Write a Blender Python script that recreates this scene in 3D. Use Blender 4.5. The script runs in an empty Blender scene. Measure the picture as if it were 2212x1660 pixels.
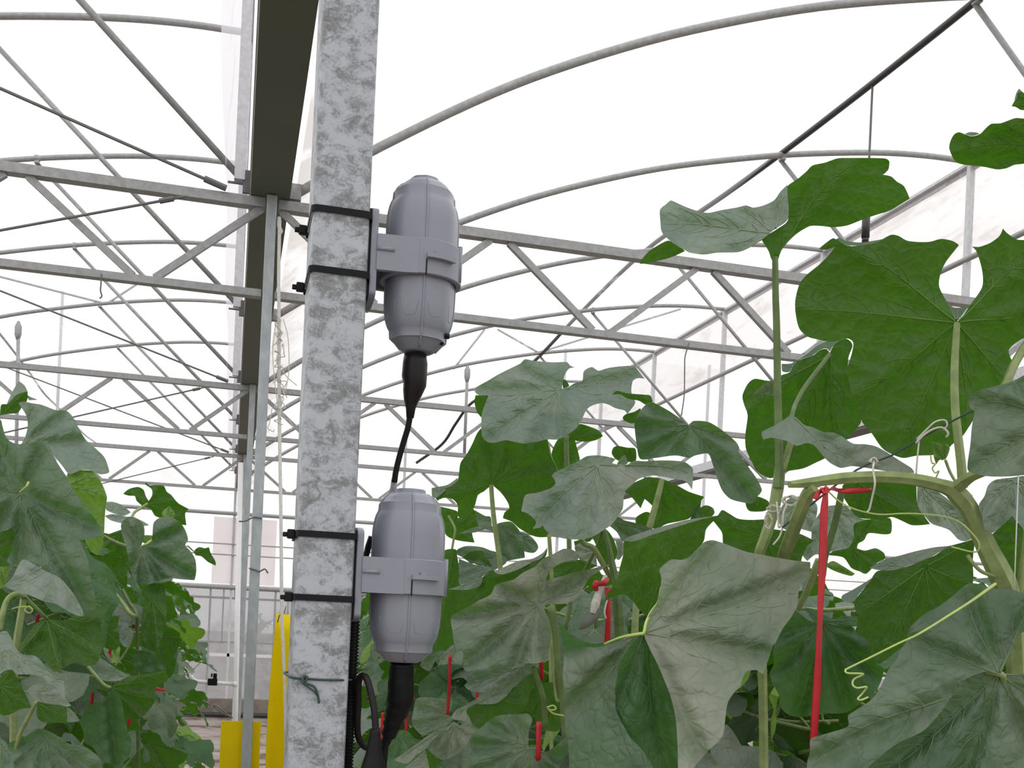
import bpy, bmesh, math, random
from mathutils import Vector, Matrix

# ------------------------------------------------------------------ camera
F_PX, CX, CY = 2313.18, 1106.0, 1337.23          # focal length and principal point in photo pixels
CAM_H = 1.75
_roll, _yaw = math.radians(2.63456), math.radians(14.7475)
FW = Vector((math.sin(_yaw), math.cos(_yaw), 0.0))
_rt = Vector((math.cos(_yaw), -math.sin(_yaw), 0.0))
_up = Vector((0, 0, 1))
RT = _rt * math.cos(_roll) + _up * math.sin(_roll)
UP = _up * math.cos(_roll) - _rt * math.sin(_roll)
CAM = Vector((0, 0, CAM_H))

scene = bpy.context.scene
COL = scene.collection
cam_data = bpy.data.cameras.new('camera')
cam_data.sensor_fit = 'HORIZONTAL'
cam_data.sensor_width = 36.0
cam_data.lens = 36.0 * F_PX / 2212.0
cam_data.shift_y = (CY - 830.0) / 2212.0
cam_data.clip_start = 0.02
cam_data.clip_end = 400
cam = bpy.data.objects.new('camera', cam_data)
COL.objects.link(cam)
M = Matrix.Identity(4)
for i in range(3):
    M[i][0], M[i][1], M[i][2], M[i][3] = RT[i], UP[i], -FW[i], CAM[i]
cam.matrix_world = M
scene.camera = cam

# ------------------------------------------------------------------ light: a bright overcast sky
world = bpy.data.worlds.new('overcast_sky')
scene.world = world
world.use_nodes = True
bg = world.node_tree.nodes['Background']
# plain white cloud cover, brighter overhead than at the horizon as an overcast sky is
_wn = world.node_tree
_tc = _wn.nodes.new('ShaderNodeTexCoord'); _sp = _wn.nodes.new('ShaderNodeSeparateXYZ'); _mr = _wn.nodes.new('ShaderNodeMapRange')
_mr.inputs['From Min'].default_value = 0.0; _mr.inputs['From Max'].default_value = 1.0
_mr.inputs['To Min'].default_value = 1.06; _mr.inputs['To Max'].default_value = 1.62
_wn.links.new(_tc.outputs['Generated'], _sp.inputs[0]); _wn.links.new(_sp.outputs['Z'], _mr.inputs['Value']); _wn.links.new(_mr.outputs[0], bg.inputs['Strength'])
bg.inputs['Color'].default_value = (1.0, 1.0, 1.0, 1)
scene.view_settings.view_transform = 'Standard'
scene.view_settings.look = 'None'
scene.view_settings.exposure = 0.0
scene.view_settings.gamma = 1.0
scene.view_settings.use_curve_mapping = False
scene.cycles.transparent_max_bounces = 24
scene.cycles.max_bounces = 8
scene.cycles.diffuse_bounces = 5
scene.cycles.transmission_bounces = 6

# ------------------------------------------------------------------ helpers
def ray(px, py):
    return FW + RT * ((px - CX) / F_PX) + UP * ((CY - py) / F_PX)
def at(px, py, d):                       # point seen at a photo pixel, d metres deep
    return CAM + ray(px, py) * d
def on_y(px, py, y):
    r = ray(px, py); return CAM + r * (y / r.y)
def on_x(px, py, x):
    r = ray(px, py); return CAM + r * (x / r.x)
def on_z(px, py, z):
    r = ray(px, py); return CAM + r * ((z - CAM_H) / r.z)

class MB:
    def __init__(self): self.v = []; self.f = []
    def add(self, vs, fs):
        o = len(self.v); self.v += [tuple(v) for v in vs]; self.f += [tuple(i + o for i in f) for f in fs]; return self
    def box(self, c, s, R=None):
        c = Vector(c); hx, hy, hz = s[0] / 2, s[1] / 2, s[2] / 2
        vs = [Vector((x, y, z)) for x in (-hx, hx) for y in (-hy, hy) for z in (-hz, hz)]
        if R is not None: vs = [R @ v for v in vs]
        return self.add([v + c for v in vs], [(0, 1, 3, 2), (4, 6, 7, 5), (0, 4, 5, 1), (2, 3, 7, 6), (0, 2, 6, 4), (1, 5, 7, 3)])
    def bar(self, a, b, w, h, side=(1, 0, 0)):
        """rectangular bar from a to b; w along `side`, h along the third direction"""
        a = Vector(a); b = Vector(b); d = (b - a); L = d.length; d.normalize()
        s = Vector(side); s = (s - d * s.dot(d)).normalized(); t = d.cross(s)
        R = Matrix((s, d, t)).transposed()
        return self.box((a + b) / 2, (w, L, h), R)
    def tube(self, pts, r, n=8, cap=True, closed=False, twist=0.0):
        pts = [Vector(p) for p in pts]; m = len(pts)
        rs = list(r) if hasattr(r, '__len__') else [r] * m
        tang = []
        for i in range(m):
            if closed: t = pts[(i + 1) % m] - pts[i - 1]
            else: t = pts[min(i + 1, m - 1)] - pts[max(i - 1, 0)]
            tang.append(t.normalized() if t.length > 1e-9 else Vector((0, 0, 1)))
        ref = Vector((0, 0, 1)) if abs(tang[0].z) < 0.9 else Vector((1, 0, 0))
        nrm = (ref - tang[0] * ref.dot(tang[0])).normalized()
        vs = []; fs = []
        for i in range(m):
            nrm = nrm - tang[i] * nrm.dot(tang[i])
            nrm = nrm.normalized() if nrm.length > 1e-6 else tang[i].orthogonal().normalized()
            bi = tang[i].cross(nrm)
            for k in range(n):
                a = 2 * math.pi * k / n + twist * i
                vs.append(pts[i] + (nrm * math.cos(a) + bi * math.sin(a)) * rs[i])
        for i in range(m if closed else m - 1):
            j = (i + 1) % m
            for k in range(n):
                l = (k + 1) % n
                fs.append((i * n + k, i * n + l, j * n + l, j * n + k))
        if cap and not closed:
            fs.append(tuple(range(n - 1, -1, -1))); fs.append(tuple((m - 1) * n + k for k in range(n)))
        return self.add(vs, fs)
    def lathe(self, prof, n=32, c=(0, 0, 0), R=None):
        """prof: list of (r, z) from bottom to top around local z"""
        c = Vector(c); vs = []; fs = []; m = len(prof)
        for (r, z) in prof:
            for k in range(n):
                a = 2 * math.pi * k / n
                p = Vector((r * math.cos(a), r * math.sin(a), z))
                if R is not None: p = R @ p
                vs.append(c + p)
        for i in range(m - 1):
            for k in range(n):
                l = (k + 1) % n
                fs.append((i * n + k, i * n + l, (i + 1) * n + l, (i + 1) * n + k))
        fs.append(tuple(range(n - 1, -1, -1))); fs.append(tuple((m - 1) * n + k for k in range(n)))
        return self.add(vs, fs)
    def prism(self, poly, a, b, ex, ey):
        """extrude 2D polygon (in axes ex, ey) from a to b"""
        a = Vector(a); b = Vector(b); ex = Vector(ex); ey = Vector(ey); n = len(poly)
        vs = [a + ex * x + ey * y for x, y in poly] + [b + ex * x + ey * y for x, y in poly]
        fs = [tuple(range(n - 1, -1, -1)), tuple(range(n, 2 * n))]
        fs += [(i, (i + 1) % n, n + (i + 1) % n, n + i) for i in range(n)]
        return self.add(vs, fs)
    def grid(self, rows):
        m = len(rows); n = len(rows[0])
        return self.add([p for r in rows for p in r],
                        [(i * n + j, i * n + j + 1, (i + 1) * n + j + 1, (i + 1) * n + j) for i in range(m - 1) for j in range(n - 1)])
    def build(self, name, mat, parent=None, smooth=False, bevel=0.0, loc=None):
        me = bpy.data.meshes.new(name); 
        o_loc = Vector(loc) if loc is not None else None
        vs = [Vector(v) - o_loc for v in self.v] if o_loc is not None else self.v
        me.from_pydata([tuple(v) for v in vs], [], self.f); me.validate(); 
        bm = bmesh.new(); bm.from_mesh(me)
        bmesh.ops.recalc_face_normals(bm, faces=bm.faces); bm.to_mesh(me); bm.free()
        if smooth:
            me.shade_smooth() if smooth is True else None
            for p in me.polygons: p.use_smooth = True
        me.materials.append(mat)
        o = bpy.data.objects.new(name, me); COL.objects.link(o)
        if o_loc is not None: o.location = o_loc
        if smooth == 'auto':
            md = o.modifiers.new('edges', 'EDGE_SPLIT'); md.split_angle = math.radians(35)
        if bevel:
            md = o.modifiers.new('round', 'BEVEL'); md.width = bevel; md.segments = 2; md.limit_method = 'ANGLE'
        if parent is not None:
            o.parent = parent
            if o_loc is None: o.matrix_parent_inverse = Matrix.Translation(-parent.location)
            else: o.location = o_loc - parent.location
        return o

def empty(name, loc=(0, 0, 0)):
    o = bpy.data.objects.new(name, None); o.location = loc; o.empty_display_size = 0.05
    COL.objects.link(o); return o
def tag(o, label=None, cat=None, group=None, kind=None):
    if label: o['label'] = label
    if cat: o['category'] = cat
    if group: o['group'] = group
    if kind: o['kind'] = kind
    return o

def catmull(pts, k=6, closed=False):
    pts = [Vector(p) for p in pts]; n = len(pts); out = []
    rng = range(n) if closed else range(n - 1)
    for i in rng:
        p1, p2 = pts[i], pts[(i + 1) % n]
        p0 = pts[i - 1] if (closed or i > 0) else p1 * 2 - p2
        p3 = pts[(i + 2) % n] if (closed or i + 2 < n) else p2 * 2 - p1
        for j in range(k):
            t = j / k
            out.append(0.5 * ((2 * p1) + (p2 - p0) * t + (2 * p0 - 5 * p1 + 4 * p2 - p3) * t * t + (3 * p1 - p0 - 3 * p2 + p3) * t ** 3))
    if not closed: out.append(pts[-1])
    return out

# ------------------------------------------------------------------ materials
def new_mat(name):
    m = bpy.data.materials.new(name); m.use_nodes = True
    nt = m.node_tree; b = nt.nodes['Principled BSDF']
    return m, nt, b
def N(nt, typ, **kw):
    n = nt.nodes.new(typ)
    for k, v in kw.items():
        if k in n.inputs: n.inputs[k].default_value = v
        else: setattr(n, k, v)
    return n
def noise(nt, scale, detail=4, rough=0.6, coord='Object', dist=0.0, stretch=None):
    tc = N(nt, 'ShaderNodeTexCoord'); src = tc.outputs[coord]
    if stretch:
        mp = N(nt, 'ShaderNodeMapping'); mp.inputs['Scale'].default_value = stretch
        nt.links.new(src, mp.inputs['Vector']); src = mp.outputs['Vector']
    n = N(nt, 'ShaderNodeTexNoise'); n.inputs['Scale'].default_value = scale; n.inputs['Detail'].default_value = detail
    n.inputs['Roughness'].default_value = rough; n.inputs['Distortion'].default_value = dist
    nt.links.new(src, n.inputs['Vector']); return n.outputs['Fac']
def ramp(nt, fac, stops):
    r = N(nt, 'ShaderNodeValToRGB'); el = r.color_ramp.elements
    while len(el) < len(stops): el.new(0.5)
    for e, (p, c) in zip(el, stops):
        e.position = p; e.color = (*c, 1) if len(c) == 3 else c
    nt.links.new(fac, r.inputs['Fac']); return r.outputs['Color']
def bump(nt, b, h, strength=0.2, dist=0.002):
    bp = N(nt, 'ShaderNodeBump'); bp.inputs['Strength'].default_value = strength; bp.inputs['Distance'].default_value = dist
    nt.links.new(h, bp.inputs['Height']); nt.links.new(bp.outputs['Normal'], b.inputs['Normal'])
def plain(name, col, rough=0.5, metal=0.0, var=0.12, scale=30, spec=0.5):
    m, nt, b = new_mat(name)
    f = noise(nt, scale)
    lo = tuple(c * (1 - var) for c in col); hi = tuple(min(1, c * (1 + var)) for c in col)
    nt.links.new(ramp(nt, f, [(0.3, lo), (0.7, hi)]), b.inputs['Base Color'])
    b.inputs['Roughness'].default_value = rough; b.inputs['Metallic'].default_value = metal
    b.inputs['Specular IOR Level'].default_value = spec
    return m

MAT = {}
def make_materials():
    # hot-dip galvanised post: pale spangled zinc with grey blotches
    m, nt, b = new_mat('galvanised_post')
    f1 = noise(nt, 44, 9, 0.72, stretch=(1, 1, 1.35), dist=0.7)
    f2 = noise(nt, 14, 6, 0.62, stretch=(1, 1, 1.7), dist=0.3)
    f3 = noise(nt, 330, 3, 0.65)
    mx = N(nt, 'ShaderNodeMath', operation='MULTIPLY_ADD'); nt.links.new(f2, mx.inputs[0]); mx.inputs[1].default_value = 0.62; nt.links.new(f1, mx.inputs[2])
    mx2 = N(nt, 'ShaderNodeMath', operation='MULTIPLY_ADD'); nt.links.new(f3, mx2.inputs[0]); mx2.inputs[1].default_value = 0.30; nt.links.new(mx.outputs[0], mx2.inputs[2])
    mr = N(nt, 'ShaderNodeMapRange'); mr.inputs['From Min'].default_value = 0.7; mr.inputs['From Max'].default_value = 1.25; nt.links.new(mx2.outputs[0], mr.inputs['Value'])
    c = ramp(nt, mr.outputs[0], [(0.12, (0.17, 0.175, 0.18)), (0.36, (0.25, 0.26, 0.27)), (0.49, (0.37, 0.39, 0.415)), (0.64, (0.455, 0.48, 0.52))])
    nt.links.new(c, b.inputs['Base Color']); b.inputs['Metallic'].default_value = 0.15
    b.inputs['Roughness'].default_value = 0.5; bump(nt, b, f1, 0.12, 0.001)
    MAT['post'] = m
    m, nt, b = new_mat('galvanised_tube')
    f1 = noise(nt, 40, 5, 0.6)
    nt.links.new(ramp(nt, f1, [(0.3, (0.30, 0.305, 0.305)), (0.55, (0.37, 0.375, 0.375)), (0.75, (0.44, 0.45, 0.45))]), b.inputs['Base Color'])
    b.inputs['Metallic'].default_value = 0.25; b.inputs['Roughness'].default_value = 0.5
    MAT['galv'] = m
    m, nt, b = new_mat('galvanised_column')
    f1 = noise(nt, 22, 5, 0.6, stretch=(1, 1, 0.5))
    nt.links.new(ramp(nt, f1, [(0.3, (0.33, 0.36, 0.38)), (0.55, (0.42, 0.45, 0.47)), (0.75, (0.52, 0.55, 0.57))]), b.inputs['Base Color'])
    b.inputs['Metallic'].default_value = 0.2; b.inputs['Roughness'].default_value = 0.5
    MAT['galv_col'] = m
    MAT['gutter'] = plain('gutter_painted_green', (0.105, 0.12, 0.085), 0.6, 0.0, 0.08, 3)
    MAT['lightzinc'] = plain('bright_zinc', (0.62, 0.62, 0.64), 0.45, 0.2, 0.12, 35)
    MAT['grey'] = plain('grey_abs_plastic', (0.262, 0.275, 0.325), 0.34, 0.0, 0.03, 6)
    MAT['black'] = plain('black_plastic', (0.007, 0.007, 0.008), 0.42, 0.0, 0.2, 40, spec=0.2)
    MAT['strap'] = plain('black_nylon', (0.011, 0.012, 0.014), 0.55, 0.0, 0.15, 40, spec=0.15)
    MAT['hose'] = plain('black_polythene_hose', (0.028, 0.027, 0.027), 0.4, 0.0, 0.3, 20)
    MAT['cable'] = plain('dark_rubber_cable', (0.011, 0.009, 0.009), 0.38, 0.0, 0.15, 40, spec=0.25)
    MAT['sleeve'] = plain('pale_grey_sleeve', (0.52, 0.52, 0.53), 0.5)
    MAT['rope'] = plain('white_rope', (0.72, 0.70, 0.67), 0.9, 0, 0.12, 120)
    MAT['twine'] = plain('undyed_twine', (0.62, 0.59, 0.53), 0.9, 0, 0.2, 150)
    MAT['wire'] = plain('steel_wire', (0.16, 0.16, 0.16), 0.5, 0.4)
    MAT['greenwire'] = plain('green_coated_wire', (0.03, 0.065, 0.05), 0.5)
    MAT['yellow'] = plain('yellow_sticky_board', (0.90, 0.66, 0.001), 0.6, 0, 0.05, 4, spec=0.15)
    MAT['red'] = plain('red_plastic_twine', (0.47, 0.008, 0.016), 0.38, 0, 0.12, 60)
    MAT['pvc'] = plain('white_pvc', (0.78, 0.77, 0.77), 0.4, 0, 0.04)
    MAT['concrete'] = plain('stained_concrete', (0.20, 0.17, 0.14), 0.9, 0, 0.3, 6)
    # floor: pale dusty ground with damp brown patches
    m, nt, b = new_mat('dusty_floor')
    f1 = noise(nt, 1.9, 6, 0.65)
    nt.links.new(ramp(nt, f1, [(0.42, (0.10, 0.065, 0.045)), (0.47, (0.25, 0.20, 0.17)), (0.62, (0.34, 0.30, 0.27))]), b.inputs['Base Color'])
    b.inputs['Roughness'].default_value = 0.8; MAT['floor'] = m
    # translucent greenhouse films
    def film(name, tint, base, dirt, lo=0.5, hi=0.75, scale=1.2, stretch=(1, 1, 1), maxf=0.75, silt=None):
        m = bpy.data.materials.new(name); m.use_nodes = True; nt = m.node_tree
        nt.nodes.clear()
        out = N(nt, 'ShaderNodeOutputMaterial'); mix = N(nt, 'ShaderNodeMixShader')
        tr = N(nt, 'ShaderNodeBsdfTransparent'); tl = N(nt, 'ShaderNodeBsdfTranslucent'); df = N(nt, 'ShaderNodeBsdfDiffuse'); m2 = N(nt, 'ShaderNodeMixShader')
        f1 = noise(nt, scale, 7, 0.7, stretch=stretch, dist=0.4)
        if silt:      # silt band along the low edge of the sheet, broken up by the same noise
            tc = N(nt, 'ShaderNodeTexCoord'); sx = N(nt, 'ShaderNodeSeparateXYZ'); nt.links.new(tc.outputs['Object'], sx.inputs[0])
            mr = N(nt, 'ShaderNodeMapRange'); mr.inputs['From Min'].default_value = silt[0]; mr.inputs['From Max'].default_value = silt[1]
            mr.inputs['To Min'].default_value = 0.34; mr.inputs['To Max'].default_value = 0.0; nt.links.new(sx.outputs['Z'], mr.inputs['Value'])
            ad = N(nt, 'ShaderNodeMath', operation='ADD'); nt.links.new(f1, ad.inputs[0]); nt.links.new(mr.outputs[0], ad.inputs[1]); f1 = ad.outputs[0]
        c = ramp(nt, f1, [(lo, tint), (hi, dirt)])
        nt.links.new(c, tl.inputs['Color']); nt.links.new(c, df.inputs['Color'])
        m2.inputs['Fac'].default_value = 0.10
        nt.links.new(tl.outputs[0], m2.inputs[1]); nt.links.new(df.outputs[0], m2.inputs[2])
        fr = ramp(nt, f1, [(lo, (base,) * 3), (hi, (maxf,) * 3)])
        nt.links.new(fr, mix.inputs['Fac'])
        nt.links.new(tr.outputs[0], mix.inputs[1]); nt.links.new(m2.outputs[0], mix.inputs[2])
        nt.links.new(mix.outputs[0], out.inputs['Surface'])
        return m
    MAT['roof_film'] = film('roof_film', (0.97, 0.965, 0.96), 0.12, (0.80, 0.75, 0.71), 0.55, 0.82, 2.2, (1.0, 0.6, 1.0), 0.85, silt=(3.6, 4.02))
    MAT['wall_film'] = film('dusty_wall_film', (0.93, 0.885, 0.875), 0.5, (0.66, 0.57, 0.52), 0.5, 0.74, 2.6, (1.0, 0.5, 2.2), 0.8)
    MAT['vent_film'] = film('vent_film', (0.91, 0.89, 0.94), 0.65, (0.66, 0.64, 0.69), 0.55, 0.8, 2.5, (1, 1, 1), 0.9)
    MAT['end_film'] = film('end_wall_film', (0.99, 0.985, 0.985), 0.12, (0.93, 0.91, 0.91), 0.5, 0.85, 1.5, maxf=0.5)
    MAT['pink_film'] = film('pinkish_film', (0.90, 0.85, 0.85), 0.6, (0.80, 0.74, 0.74), 0.5, 0.8, 2.0)
    MAT['low_film'] = film('grey_lower_film', (0.60, 0.59, 0.615), 0.58, (0.48, 0.465, 0.48), 0.45, 0.8, 1.2, (1, 1, 1), 0.85)
make_materials()
# ------------------------------------------------------------------ greenhouse geometry (sawtooth bays)
Y1, S = 4.938, 4.192                 # first truss, truss spacing
AY = [Y1 + k * S / 2 for k in range(7)]      # arch planes
BAY = 5.345
Y_NEAR, Y_FAR = -3.0, 17.53
Z_G, Z_BC = 3.573, 3.165             # top chord top = gutter underside, bottom chord top
ARCH = [(0.205, 3.62), (0.36, 3.735), (0.58, 3.895), (1.0, 4.17), (1.38, 4.385), (1.85, 4.61), (2.3, 4.79), (2.78, 4.955),
        (3.3, 5.095), (3.82, 5.215), (4.45, 5.325), (4.9, 5.372), (5.29, 5.385)]
X_EAVE, Z_EAVE = 5.29, 5.385

# floor
fl = MB().box((1.0, 20, -0.05), (90, 110, 0.1)).build('floor', MAT['floor']); tag(fl, 'dusty brown floor with damp patches between the crop rows', kind='structure')

# roof film over each bay
def arch_pts(k=4): return catmull([(x, 0, z) for x, z in ARCH], k)
for i, (dx, lab) in enumerate(((0.0, 'clear plastic roof film over the right bay'), (-BAY, 'clear plastic roof film over the left bay'))):
    ap = arch_pts(3)
    rows = []
    for y in [Y_NEAR + (Y_FAR - Y_NEAR) * t / 40 for t in range(41)]:
        rows.append([(p.x + dx, y, p.z + 0.034 + 0.012 * math.sin(p.x * 2.1 + y * 3.0) * math.sin(math.pi * min(1, max(0, (p.x - 0.2) / 5.1)))) for p in ap])
    o = MB().grid(rows).build('ceiling', MAT['roof_film'], smooth=True); tag(o, lab, kind='structure')

# high eave walls: film, beam, posts, rail
def eave_wall(x, first, name, label, film, z_film, inward):
    rows = []
    for t in range(9):
        z = Z_EAVE + 0.02 - (Z_EAVE + 0.02 - z_film) * t / 8
        rows.append([(x + 0.03 - inward * t / 8 + 0.008 * math.sin(y * 2.3 + t), y, z) for y in [first + (Y_FAR - first) * k / 60 for k in range(61)]])
    w = MB().grid(rows).build(name, film, smooth=True); tag(w, label, kind='structure'); return w
eave_wall(X_EAVE, Y_NEAR, 'wall_right', 'dusty vent film hanging below the high eave', MAT['wall_film'], 4.62, 0.0)
eave_wall(-0.055, 1.2, 'wall_middle', 'slack vent film above the left edge of the gutter', MAT['vent_film'], 3.70, 0.085)

def eave_frame(x, label, yk, rail=True):
    root = empty('eave_frame', (x, Y_NEAR, Z_EAVE)); tag(root, label, 'frame', kind='thing')
    b = MB(); b.box((x, (Y_NEAR + Y_FAR) / 2, Z_EAVE - 0.012), (0.05, Y_FAR - Y_NEAR, 0.024)).box((x + 0.02, (Y_NEAR + Y_FAR) / 2, Z_EAVE - 0.04), (0.012, Y_FAR - Y_NEAR, 0.04))
    b.build('eave_beam', MAT['lightzinc'], root)
    for y in yk:
        MB().box((x, y, (Z_EAVE + Z_G + 0.07) / 2), (0.046, 0.04, Z_EAVE - Z_G - 0.07)).build('eave_post', MAT['lightzinc'], root)
    if rail:
        MB().tube([(x - 0.02, Y_NEAR, 4.635), (x - 0.02, Y_FAR, 4.635)], 0.022, 10).build('vent_rail', MAT['galv'], root, smooth=True)
    return root
eave_frame(X_EAVE + 0.01, 'high right-hand eave beam on slim posts with a lower vent rail', AY)
eave_frame(-0.045, 'pale eave beam and posts standing on the left lip of the gutter', AY[:6], rail=False)

# roof arches with their braces
BR_L = [(-0.035, 3.66), (-0.706, 4.32), (-1.55, 5.145)]      # brace (left bay coordinates) from gutter foot up to the arch
ORD = ['first', 'second', 'third', 'fourth', 'fifth', 'sixth', 'seventh']
ord_word = ORD
for dx, side in ((0.0, 'right'), (-BAY, 'left')):
    for k, y in enumerate(AY[:6]):
        if dx < 0 and k == 0: pass
        root = empty('roof_arch', (0.205 + dx, y, 3.62))
        tag(root, 'curved steel roof arch of the %s bay, %s from the camera' % (side, ord_word[k]), 'arch', 'roof arches of the %s bay' % side, 'thing')
        pts = [(p.x + dx, y, p.z) for p in arch_pts(4)]
        MB().tube(pts, 0.0215, 10).build('arch_tube', MAT['galv'], root, smooth=True)
        a = Vector((-0.035 + dx + BAY, y, 3.66)); c = Vector((-1.625 + dx + BAY, y, 5.165))
        MB().tube([a + Vector((0, 0.03, 0)), c + Vector((0, 0.03, 0))], [0.016, 0.016], 8).build('brace_tube', MAT['galv'], root, smooth=True)
        MB().box(c + Vector((0, 0.012, 0.022)), (0.035, 0.05, 0.06)).build('brace_clamp', MAT['galv'], root)
        MB().box(a + Vector((0.02, 0.0, -0.02)), (0.03, 0.02, 0.1)).tube([a + Vector((-0.06, 0.0, -0.03)), a + Vector((0.02, 0, -0.03))], 0.006, 6).build('foot_bolt', MAT['wire'], root)
        MB().box((0.2 + dx, y, 3.62), (0.05, 0.055, 0.07)).build('arch_foot', MAT['galv'], root)
        if k == 4:
            # light tie rods under the arch
            rods = ([((1163, 762), (1075, 712)), ((1163, 762), (1470, 668)), ((980, 797), (1047, 712))] if dx == 0
                    else [((230, 657), (0, 598)), ((230, 657), (302, 610))])
            for (p, q) in rods:
                MB().tube([on_y(*p, y), on_y(*q, y)], 0.013, 6).build('tie_rod', MAT['galv'], root)

# gutters
def gutter(xc, label):
    root = empty('rain_gutter', (xc, Y_NEAR, Z_G)); tag(root, label, 'gutter', kind='thing')
    x0, x1 = xc - 0.085, xc + 0.085
    prof = [(x0, Z_G + 0.002), (x1, Z_G + 0.002), (x1 + 0.006, Z_G + 0.07), (x1, Z_G + 0.07), (x1 - 0.005, Z_G + 0.008), (x0 + 0.005, Z_G + 0.008), (x0 + 0.005, Z_G + 0.12), (x0, Z_G + 0.12)]
    MB().prism(prof, (0, Y_NEAR, 0), (0, Y_FAR, 0), (1, 0, 0), (0, 0, 1)).build('trough', MAT['gutter'], root)
    MB().box((x0 - 0.0035, (Y_NEAR + Y_FAR) / 2, Z_G + 0.08), (0.006, Y_FAR - Y_NEAR, 0.10)).build('gutter_lip', MAT['lightzinc'], root)
    return root
gutter(0.09, 'dark green rain gutter running overhead to the sensor post')
gutter(0.09 + BAY, 'dark rain gutter below the vent film on the right')

# trusses
def truss(y, x_from, x_to, top_nodes, bot_nodes, label, side):
    root = empty('roof_truss', (x_from, y, Z_BC)); tag(root, label, 'truss', 'steel roof trusses', 'thing')
    MB().box(((x_from + x_to) / 2, y, Z_G - 0.021), (x_to - x_from, 0.058, 0.042)).build('top_chord', MAT['galv'], root)
    MB().box(((x_from + x_to) / 2, y, Z_BC - 0.016), (x_to - x_from, 0.05, 0.032)).build('bottom_chord', MAT['galv'], root)
    zt, zb = Z_G - 0.042, Z_BC
    for (xa, xb) in zip(top_nodes, bot_nodes):
        MB().bar((xa, y, zt - 0.0), (xb, y, zb), 0.026, 0.03, side=(0, 1, 0)).build('diagonal', MAT['galv'], root)
    return root
def warren(x0, x1, step, off):
    t, b = [], []
    x = x0
    while x + step * 0.5 < x1:
        t += [x + off, x + step - off]; b += [x + step / 2 - off, x + step / 2 + off]; x += step
    return t, b

def truss_nodes(x_from, x_to):
    t, b = [], []; st = 1.055; off = 0.045
    k0 = math.floor((x_from - 0.1) / st); k1 = math.ceil((x_to - 0.1) / st)
    for k in range(k0, k1):
        xa, xb = 0.1 + k * st, 0.1 + (k + 1) * st; m = (xa + xb) / 2
        for p, q in ((xa + off, m - off), (xb - off, m + off)):
            if x_from - 0.01 < min(p, q) and max(p, q) < x_to + 0.01: t.append(p); b.append(q)
    return t, b
for k, y in enumerate((Y1, Y1 + S, Y1 + 2 * S)):
    for side, xa, xb in (('right', 0.13, 5.36), ('left', -5.2, 0.07)):
        t, b = truss_nodes(xa, xb)
        r = truss(y, xa, xb, t, b, 'horizontal lattice truss of the %s bay, %s from the camera' % (side, ORD[k]), side)
        if side == 'left':
            w1 = [Vector((-0.1, y - 0.04, 3.585)), Vector((-3.2, y - 0.04, 4.53))]
            w2 = [Vector((-0.27, y - 0.05, 3.52)), Vector((-2.6, y - 0.05, 2.73))]
            MB().tube(w1, 0.0075, 6).tube([w1[0], w1[0] + (w1[1] - w1[0]) * 0.03], 0.015, 8).build('tie_wire', MAT['wire'], r)
            MB().tube(w2, 0.006, 6).tube([w2[0] + (w2[1] - w2[0]) * 0.02, w2[0] + (w2[1] - w2[0]) * 0.045], 0.012, 8).build('tie_wire', MAT['wire'], r)

# columns under the gutter
def column(x, y, w, d, h, label, mat, rnd):
    root = empty('steel_column', (x, y, 0)); tag(root, label, 'column', kind='thing')
    MB().box((x, y, h / 2), (w, d, h)).build('column_tube', mat, root, bevel=rnd)
    MB().box((x, y, 0.006), (w + 0.09, d + 0.09, 0.012)).build('base_plate', MAT['galv'], root)
    return root
column(0.1147, 1.4285, 0.0715, 0.107, Z_G, 'thick galvanised post carrying both grey sensor pods', MAT['post'], 0.0065)
c1 = column(0.098, Y1 - 0.052, 0.044, 0.05, Z_G, 'slim galvanised column behind the yellow board and rope', MAT['galv_col'], 0.004)
column(0.098, Y1 + S - 0.052, 0.046, 0.05, Z_G, 'slim column beside the white pipe, second behind the post', MAT['galv_col'], 0.004)
column(0.098, Y1 + 2 * S - 0.052, 0.046, 0.05, Z_G, 'farthest slim column under the gutter before the end wall', MAT['galv_col'], 0.004)
# twisted wires left on the first slim column
for (p, lab) in (([(566, 1120), (548, 1118), (530, 1126), (516, 1127)], 'thin wire twisted round the slim column, upper of two'),
                 ([(538, 1228), (552, 1232), (561, 1235), (572, 1230), (579, 1239)], 'thin wire twisted round the slim column, lower of two')):
    o = MB().tube(catmull([on_y(x, y, Y1 - 0.086) for x, y in p], 4), 0.0035, 6).build('tie_wire', MAT['wire'], smooth=True); tag(o, lab, 'wire', 'wires on the slim column')

# far end wall
YW = Y_FAR
wf = empty('wall_far', (0, YW, 0)); tag(wf, 'film covered end wall with grey lower panels', kind='structure')
MB().box((0, YW, 4.2), (30, 0.004, 4.3)).build('upper_film', MAT['end_film'], wf)
pa, pb = on_y(463, 1117, YW), on_y(592, 1267, YW)
MB().box(((pa.x + pb.x) / 2, YW - 0.04, (pa.z + pb.z) / 2), (pb.x - pa.x, 0.004, pa.z - pb.z)).build('film_panel', MAT['pink_film'], wf)
MB().box((0, YW, 1.0), (30, 0.004, 2.0)).build('lower_film', MAT['low_film'], wf)
MB().tube([(-15, YW - 0.05, 3.205), (15, YW - 0.05, 3.205)], 0.03, 8).build('cross_rail', MAT['galv'], wf, smooth=True)
MB().tube([(-15, YW - 0.05, 2.04), (15, YW - 0.05, 2.04)], 0.04, 8).build('sill_tube', MAT['galv'], wf, smooth=True)
for z, r in ((1.87, 0.018), (1.17, 0.015)):
    MB().box((0, YW - 0.02, z), (30, 0.02, r * 2)).build('panel_rail', MAT['galv'], wf)
MB().box((0, YW - 0.03, 0.97), (30, 0.02, 0.05)).build('panel_seam', MAT['pvc'], wf)
MB().box((0, YW - 0.1, 0.14), (30, 0.2, 0.28)).build('kerb', MAT['concrete'], wf)
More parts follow.
